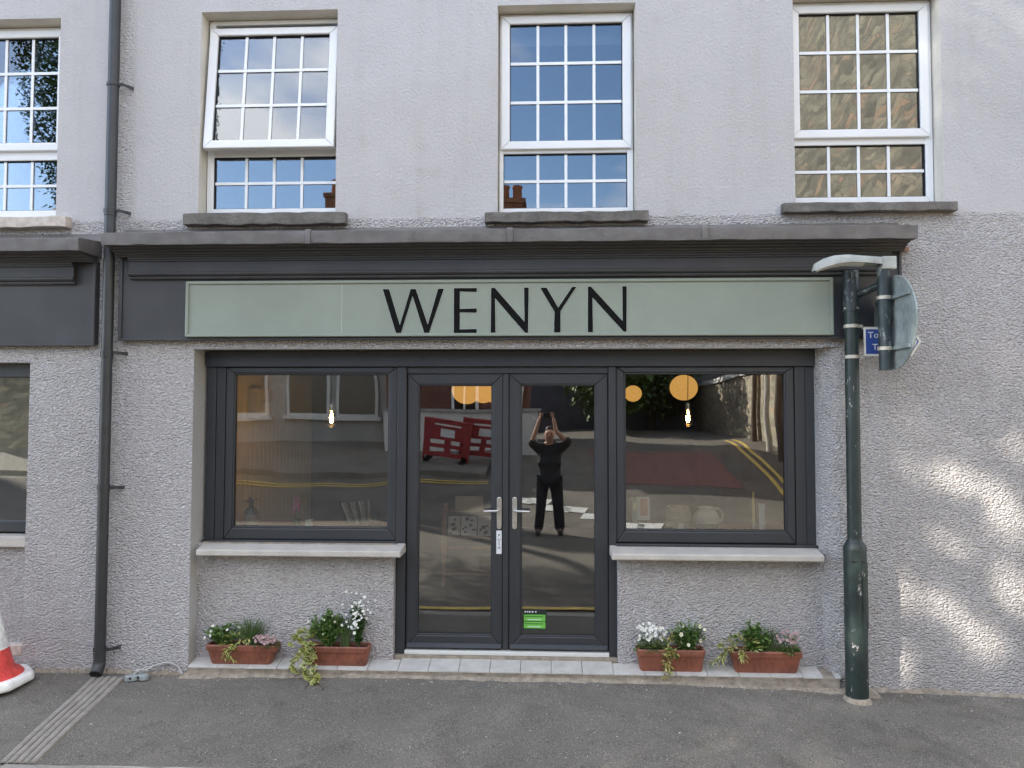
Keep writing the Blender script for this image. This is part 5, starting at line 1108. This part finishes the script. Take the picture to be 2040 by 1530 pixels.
# arched shop
ah = thing('arched_shop', 'pale rendered building with arched shop windows across the street, seen only reflected', 'building', (-8, -15, 0.9))
obj('wall', MB().box(-11.5, -4.3, -21, -14.6, 0.6, 5.6), 'render_grey', ah)
rf = gable_roof(ah, -11.7, -4.21, -21, -14.6, 5.6, 7.3); stack(rf, -6.15, -16.4, 6.2, 8.4, 0.95, 0.6)
def arch_win(parent, x0, x1, z0, z1, y):
    r_ = (x1 - x0) / 2; cx = (x0 + x1) / 2; zs = z1 - r_
    outer = [(x0, z0), (x1, z0)] + [(cx + r_ * math.cos(R(12 * k)), zs + r_ * math.sin(R(12 * k))) for k in range(16)]
    w_ = obj('window', MB().prism(outer, y, y + 0.06, XZ), 'white_paint_wall', parent)
    ri = r_ - 0.09; inner = [(x0 + 0.09, z0 + 0.1), (x1 - 0.09, z0 + 0.1)] + [(cx + ri * math.cos(R(12 * k)), zs + ri * math.sin(R(12 * k))) for k in range(16)]
    obj('pane', MB().prism(inner, y + 0.061, y + 0.066, XZ), 'dark_glass', w_); obj('sill', MB().box(x0 - 0.1, x1 + 0.1, y + 0.001, y + 0.16, z0 - 0.12, z0 - 0.001), 'white_paint_wall', w_)
for x in (-10.6, -8.9, -7.2, -5.85): arch_win(ah, x, x + 1.15, 1.75, 3.5, -14.598)
for x in (-10.2, -8.2, -6.2): far_window(ah, x, x + 0.8, 4.1, 5.2, -14.58)
# left end house with chimney
lh = thing('end_house', 'stone house with a tall brick chimney across the street to the left, seen only reflected', 'house', (-16, -14, 0.9))
obj('wall', MB().box(-15.0, -11.6, -20, -13.5, 0.3, 6.6), 'rubble_stone', lh); rf = gable_roof(lh, -15.1, -11.55, -20, -13.5, 6.6, 8.4); stack(rf, -13.3, -14.9, 7.1, 9.6, 0.8, 0.6)
far_window(lh, -14.2, -13.3, 3.6, 4.9, -13.48)
# stone building on the right, gable facing the street
sb = thing('stone_building', 'tall rubble stone building on the right of the street, seen only reflected', 'building', (10, -11, 0.5))
obj('wall', MB().box(6.1, 13, -15.5, -5.4, -0.4, 9.0), 'rubble_stone', sb)
gb = MB(); gb.add([(6.1, -15.5, 9.0), (6.1, -5.4, 9.0), (6.1, -10.4, 13.6), (13, -15.5, 9.0), (13, -5.4, 9.0), (13, -10.4, 13.6)], [(0, 1, 2), (3, 5, 4), (0, 2, 5, 3), (1, 4, 5, 2)]); obj('gable', gb, 'rubble_stone', sb)
vg = MB()
for (a, b) in (((-15.6, 9.0), (-10.4, 13.75)), ((-5.3, 9.0), (-10.4, 13.75))): vg.hexa([(5.95, a[0], a[1]), (6.35, a[0], a[1]), (6.35, b[0], b[1]), (5.95, b[0], b[1]), (5.95, a[0], a[1] + 0.16), (6.35, a[0], a[1] + 0.16), (6.35, b[0], b[1] + 0.16), (5.95, b[0], b[1] + 0.16)])
obj('verge', vg, 'white_paint_wall', sb)
dw = thing('boundary_wall', 'rubble stone boundary wall running up the right of the street, seen only reflected', 'wall', (6, -19, 1.2))
obj('wall', MB().box(6.0, 6.45, -26, -15.52, 0.3, 3.1), 'rubble_stone', dw); obj('coping', MB().box(5.93, 6.52, -26, -15.525, 3.101, 3.28), 'white_paint_wall', dw)
for i, (x, y) in enumerate(((5.75, -13.6), (5.8, -15.2), (5.7, -12.4))):
    tag(obj('utility_pole', MB().tube([(x, y, RZ(x, y) - 0.2), (x + 0.05, y, 6.5)], [0.09, 0.07], 10), 'bark' if i else 'galv', smooth=40), ['grey', 'middle brown', 'nearest brown'][i] + ' pole beside the stone wall, seen only reflected', 'pole')
# red barriers leaning on the white wall
def barrier(x, y, rz_, label):
    b = thing('plastic_barrier', label, 'barrier', (x, y, RZ(x, y) + 0.14), 'red plastic barriers leaning across the street', rot=(R(-14), R(8), R(rz_)))
    mb = wall_sheet(MB(), -0.5, 0.5, 0.12, 1.0, [(-0.38, -0.07, 0.42, 0.54), (0.07, 0.38, 0.42, 0.54), (-0.38, -0.07, 0.22, 0.34), (0.07, 0.38, 0.22, 0.34), (-0.30, 0.30, 0.88, 0.94)], -0.03, 0.03)
    mb.box(-0.52, 0.52, -0.031, 0.031, 1.0, 1.05).box(-0.54, -0.5, -0.031, 0.031, 0.0, 1.05).box(0.5, 0.54, -0.031, 0.031, 0.0, 1.05)
    child('panel', mb, 'red_plastic', b, bevel=0.01); child('white_plate', MB().box(-0.16, 0.16, 0.031, 0.036, 0.62, 0.82), 'white_plate', b)
    for s_ in (-1, 1): child('foot', MB().box(s_ * 0.4 - 0.06, s_ * 0.4 + 0.06, -0.2, 0.2, 0.0, 0.08), 'letter_black', b, bevel=0.01)
barrier(-2.35, -11.4, 6, 'left hand red plastic barrier across the street, seen only reflected'); barrier(-1.55, -11.5, -8, 'right hand red plastic barrier across the street, seen only reflected')

eh = thing('shaded_cottage', 'dark slate hung cottage closing the head of the side street, seen only reflected', 'house', (3.6, -25, 1.3))
obj('wall', MB().box(-2.4, 7.4, -30, -24.6, 0.9, 6.6), 'slate', eh); gable_roof(eh, -2.6, 7.6, -30, -24.6, 6.6, 8.6)
far_window(eh, 1.6, 2.5, 3.6, 4.9, -24.58); far_window(eh, 4.6, 5.5, 3.6, 4.9, -24.58)
# trees
def tree(name, label, base, h, crown, n, L_, reject=None, group=None, trunk_r=0.16, lean=(0, 0)):
    b = Vector(base); t_ = thing(name, label, 'tree', base, group); c_ = Vector(crown[0]); rx, ry, rz_ = crown[1]; ax = crown[2] if len(crown) > 2 else 0
    tk = MB(); tk.tube(spline([b - Vector((0, 0, 0.3)), b + Vector((0.1, 0.05, (c_.z - b.z) * 0.5)), c_ - Vector((0, 0, rz_ * 0.6)), c_ + Vector((0, 0, rz_ * 0.5))]), [trunk_r * (1 - 0.9 * k / 24) for k in range(25)], 10)
    for i in range(26):
        a = random.uniform(0, 6.28); z0 = c_.z + rz_ * random.uniform(-0.9, 0.4); s_ = Vector((c_.x, c_.y, z0)); e = s_ + Vector((math.cos(a) * rx * 0.8, math.sin(a) * ry * 0.8, rz_ * random.uniform(0.05, 0.35)))
        if reject and any(reject(s_.lerp(e, k / 6)) for k in range(7)): continue
        tk.tube([s_, s_.lerp(e, 0.5) + Vector((0, 0, 0.08)), e], [0.05, 0.03, 0.012], 6)
    obj('trunk', tk, 'bark', t_, smooth=50)
    cr = MB(); ca, sa = math.cos(ax), math.sin(ax); cl_ = [(Vector((random.gauss(0, 0.5), random.gauss(0, 0.5), random.uniform(-1, 1))), random.uniform(0.2, 0.4)) for _ in range(60)]
    made = 0
    while made < n:
        c2, r2 = random.choice(cl_); v = c2 + rnd_dir(-1) * r2 * random.random() ** 0.4 if random.random() < 0.3 else rnd_dir(-1) * random.random() ** 0.33
        if v.length > 1.12: continue
        q = c_ + Vector((v.x * rx * ca - v.y * ry * sa, v.x * rx * sa + v.y * ry * ca, v.z * rz_))
        made += 1
        if reject and reject(q): continue
        leaf(cr, q, rnd_dir(-0.6), L_ * random.uniform(0.7, 1.2), L_ * 0.62, 0, 0.15)
    obj('crown', cr, 'tree_leaf', t_); return t_
# added unseen tree shading the wall end, leaf gaps cut where sun flecks fall
FLECKS = [(2.73, 1.42, 0.065, 0.065), (3.0, 1.365, 0.10, 0.08), (3.30, 1.29, 0.08, 0.08), (3.48, 1.60, 0.07, 0.09), (3.36, 1.03, 0.08, 0.16), (2.96, 0.885, 0.10, 0.09), (2.61, 0.51, 0.07, 0.13), (2.93, 0.42, 0.09, 0.10), (3.18, 0.20, 0.09, 0.15), (3.43, 0.56, 0.09, 0.19), (2.56, 0.05, 0.08, 0.13)]
def on_wall(q):
    t_ = q.y / SDIR.y; return q.x - SDIR.x * t_, q.z - SDIR.z * t_
def fleck(q):
    x, z = on_wall(q)
    return any(((x - a) / (rx + 0.035)) ** 2 + ((z - b) / (rz_ + 0.02)) ** 2 < 1 for a, b, rx, rz_ in FLECKS)
hd = Vector((SDIR.x, SDIR.y, 0)).normalized()
p0 = Vector((3.75, 0, 0)) + hd * 15.6
tree('added_shade_tree', 'tall slender leafy tree added out of view to shade and dapple the wall', (-8.9, -10.9, RZ(0, -10.9) + 0.12), 15, ((p0.x, p0.y, 10.9), (0.85, 1.95, 5.8), math.atan2(hd.y, hd.x)), 90000, 0.085, fleck)
# made-up tower towards the sun, added to keep the terrace front in shade
p1 = Vector((-1.70, 0, 0)) + hd * 44
ct = thing('added_shade_tower', 'tall square stone tower added out of view to shade the shop front', 'tower', (p1.x, p1.y, 0.5), rot=(0, 0, math.atan2(hd.y, hd.x)))
child('tower', MB().box(-2.4, 2.4, -2.32, 2.32, -1, 31), 'rubble_stone', ct); child('parapet', MB().box(-2.55, 2.55, -2.4, 2.4, 31.01, 32.2), 'rubble_stone', ct)
sp = MB(); sp.add([(-2.2, -2.2, 32.21), (2.2, -2.2, 32.21), (2.2, 2.2, 32.21), (-2.2, 2.2, 32.21), (0, 0, 40)], [(0, 1, 4), (1, 2, 4), (2, 3, 4), (3, 0, 4)]); child('spire', sp, 'slate', ct)
# trees closing the view up the side street
for i, (x, y, h_, r_) in enumerate(((2.2, -21, 6.2, 1.7), (4.2, -24, 6.8, 2.0), (-10.8, -24, 8.5, 1.8))):
    tree('leafy_tree', ['nearer dark tree at the head of the side street, seen only reflected', 'further dark tree at the head of the side street, seen only reflected', 'tree behind the arched shop roof, seen only reflected'][i], (x, y, RZ(x, y)), h_, ((x, y, h_ * 0.62), (r_, r_, h_ * 0.38)), 2600, 0.30, None, 'trees up the side street')

# ------------------------------------------------------------------ the photographer
random.seed(5)
def skin_body(name, joints, edges, mt, parent, lv=2, root=0):
    me = bpy.data.meshes.new(name); me.from_pydata([j[:3] for j in joints], edges, []); o = bpy.data.objects.new(name, me); COL.objects.link(o)
    o.parent = parent; o.matrix_parent_inverse = wmat(parent).inverted(); me.materials.append(M(mt))
    o.modifiers.new('skin', 'SKIN'); s_ = o.modifiers.new('sub', 'SUBSURF'); s_.levels = lv; s_.render_levels = lv
    for v, j in zip(me.skin_vertices[0].data, joints): r_ = j[3]; v.radius = r_ if isinstance(r_, tuple) else (r_, r_); v.use_root = False
    me.skin_vertices[0].data[root].use_root = True
    for p in me.polygons: p.use_smooth = True
    return o
bx_, by_ = 0.06, -6.02; gz = RZ(0, by_) + 0.02
ps = thing('person', 'person in dark jacket and trousers holding up a phone with both hands, seen only reflected', 'person', (bx_, by_, gz))
K_ = 0.955
J = lambda x, y, z, r: (bx_ + x, by_ + y, gz + z * K_, r)
HL, HR = (-0.100 - bx_, 0.245, (1.795 - gz) / K_), (0.100 - bx_, 0.245, (1.795 - gz) / K_)
body = [J(0, 0, 0.95, 0.12), J(0, 0, 1.12, (0.14, 0.10)), J(0, 0, 1.30, (0.15, 0.11)), J(0, 0.0, 1.43, (0.10, 0.08)), J(0, 0.015, 1.51, 0.052), J(0, 0.035, 1.575, 0.070), J(0, 0.045, 1.66, 0.086), J(0, 0.035, 1.735, 0.070),
        J(-0.18, 0.0, 1.42, 0.055), J(-0.275, 0.13, 1.50, 0.044), J(HL[0] - 0.06, 0.21, 1.69, 0.034), J(*HL, 0.025),
        J(0.18, 0.0, 1.42, 0.055), J(0.275, 0.13, 1.50, 0.044), J(HR[0] + 0.06, 0.21, 1.69, 0.034), J(*HR, 0.025),
        J(-0.10, 0, 0.88, 0.09), J(-0.13, 0.03, 0.48, 0.060), J(-0.17, 0.0, 0.09, 0.040), J(-0.18, 0.10, 0.04, 0.034),
        J(0.10, 0, 0.88, 0.09), J(0.12, 0.03, 0.48, 0.060), J(0.14, 0.0, 0.09, 0.040), J(0.15, 0.10, 0.04, 0.034)]
E_ = [(0, 1), (1, 2), (2, 3), (3, 4), (4, 5), (5, 6), (6, 7), (3, 8), (8, 9), (9, 10), (10, 11), (3, 12), (12, 13), (13, 14), (14, 15), (0, 16), (16, 17), (17, 18), (18, 19), (0, 20), (20, 21), (21, 22), (22, 23)]
skin_body('body', body, E_, 'skin', ps)
jk = [J(0, 0, 0.86, (0.185, 0.14)), J(0, 0, 1.0, (0.185, 0.14)), J(0, 0, 1.15, (0.19, 0.14)), J(0, 0, 1.31, (0.205, 0.145)), J(0, -0.005, 1.43, (0.15, 0.115)), J(0, 0.005, 1.49, 0.078),
      J(-0.195, 0.0, 1.435, 0.088), J(-0.285, 0.13, 1.505, 0.072), J(-0.235, 0.165, 1.585, 0.060), J(0.195, 0.0, 1.435, 0.088), J(0.285, 0.13, 1.505, 0.072), J(0.235, 0.165, 1.585, 0.060)]
skin_body('jacket', jk, [(0, 1), (1, 2), (2, 3), (3, 4), (4, 5), (4, 6), (6, 7), (7, 8), (4, 9), (9, 10), (10, 11)], 'jacket', ps, root=1)
tj = [J(0, 0, 0.95, 0.15), J(-0.10, 0, 0.86, 0.115), J(-0.13, 0.03, 0.48, 0.085), J(-0.175, 0.01, 0.03, 0.075), J(0.10, 0, 0.86, 0.115), J(0.12, 0.03, 0.48, 0.085), J(0.145, 0.01, 0.03, 0.075)]
skin_body('trousers', tj, [(0, 1), (1, 2), (2, 3), (0, 4), (4, 5), (5, 6)], 'trousers', ps)
for x in (-0.18, 0.15): skin_body('shoe', [J(x, -0.06, 0.035, 0.045), J(x, 0.05, 0.04, 0.05), J(x, 0.18, 0.025, 0.040)], [(0, 1), (1, 2)], 'shoe', ps, 2)
skin_body('hair', [J(0, -0.02, 1.66, 0.082), J(0, -0.01, 1.735, 0.082), J(0, 0.05, 1.77, 0.062)], [(0, 1), (1, 2)], 'hair', ps)
face = MB(); fx, fy, fz_ = bx_, by_ + 0.125, gz + 1.655 * K_
for s_ in (-1, 1): face.lathe([(0.0, -0.008), (0.010, 0.0), (0.0, 0.008)], (fx + s_ * 0.031, fy - 0.004, fz_ + 0.015), 8)
obj('eyes', face, 'hair', ps); obj('nose', MB().hexa([(fx - 0.016, fy - 0.02, fz_ - 0.035), (fx + 0.016, fy - 0.02, fz_ - 0.035), (fx + 0.012, fy + 0.022, fz_ - 0.03), (fx - 0.012, fy + 0.022, fz_ - 0.03), (fx - 0.007, fy - 0.02, fz_ + 0.015), (fx + 0.007, fy - 0.02, fz_ + 0.015), (fx + 0.005, fy + 0.002, fz_ + 0.012), (fx - 0.005, fy + 0.002, fz_ + 0.012)]), 'skin', ps, bevel=0.006)
obj('mouth', MB().box(fx - 0.024, fx + 0.024, fy - 0.02, fy - 0.002, fz_ - 0.064, fz_ - 0.055), 'terracotta_pot', ps, bevel=0.004)
for s_, hx in ((-1, -0.082), (1, 0.082)):       # hands curled round the phone: palm and five fingers
    cx_, cy_, cz_ = hx, -5.765, 1.83
    pts = [(s_ * 0.100, by_ + 0.245, 1.795, 0.025), (cx_ + s_ * 0.012, cy_, cz_ - 0.02, (0.018, 0.03)), (cx_ + s_ * 0.008, cy_ + 0.008, cz_ + 0.02, (0.014, 0.028))]
    h_ = skin_body('hand', pts, [(0, 1), (1, 2)], 'skin', ps, 1)
    for k in range(4):
        z = cz_ + 0.035 - k * 0.021; l_ = (0.052, 0.058, 0.054, 0.044)[k]
        f_ = skin_body('finger', [(cx_ + s_ * 0.010, cy_ + 0.008, z - 0.006, 0.0085), (cx_ + s_ * 0.022, cy_ + 0.032, z + 0.006, 0.008), (cx_ + s_ * 0.004, cy_ + 0.045, z + 0.010, 0.0075), (cx_ + s_ * 0.022 - s_ * l_, cy_ + 0.044, z + 0.008, 0.006)], [(0, 1), (1, 2), (2, 3)], 'skin', ps, 1)
    skin_body('thumb', [(cx_ + s_ * 0.006, cy_ - 0.004, cz_ - 0.035, 0.011), (cx_ - s_ * 0.006, cy_ - 0.020, cz_ - 0.012, 0.010), (cx_ - s_ * 0.028, cy_ - 0.022, cz_ + 0.004, 0.008)], [(0, 1), (1, 2)], 'skin', ps, 1)
phn = tag(obj('mobile_phone', MB().box(-0.082, 0.082, -5.762, -5.752, 1.795, 1.872), 'phone', bevel=0.004), 'black phone held level in both raised hands, seen only reflected', 'phone')
obj('lens', MB().tube([(0.05, -5.7519, 1.85), (0.05, -5.7505, 1.85)], 0.008, 12), 'dark_glass', phn)
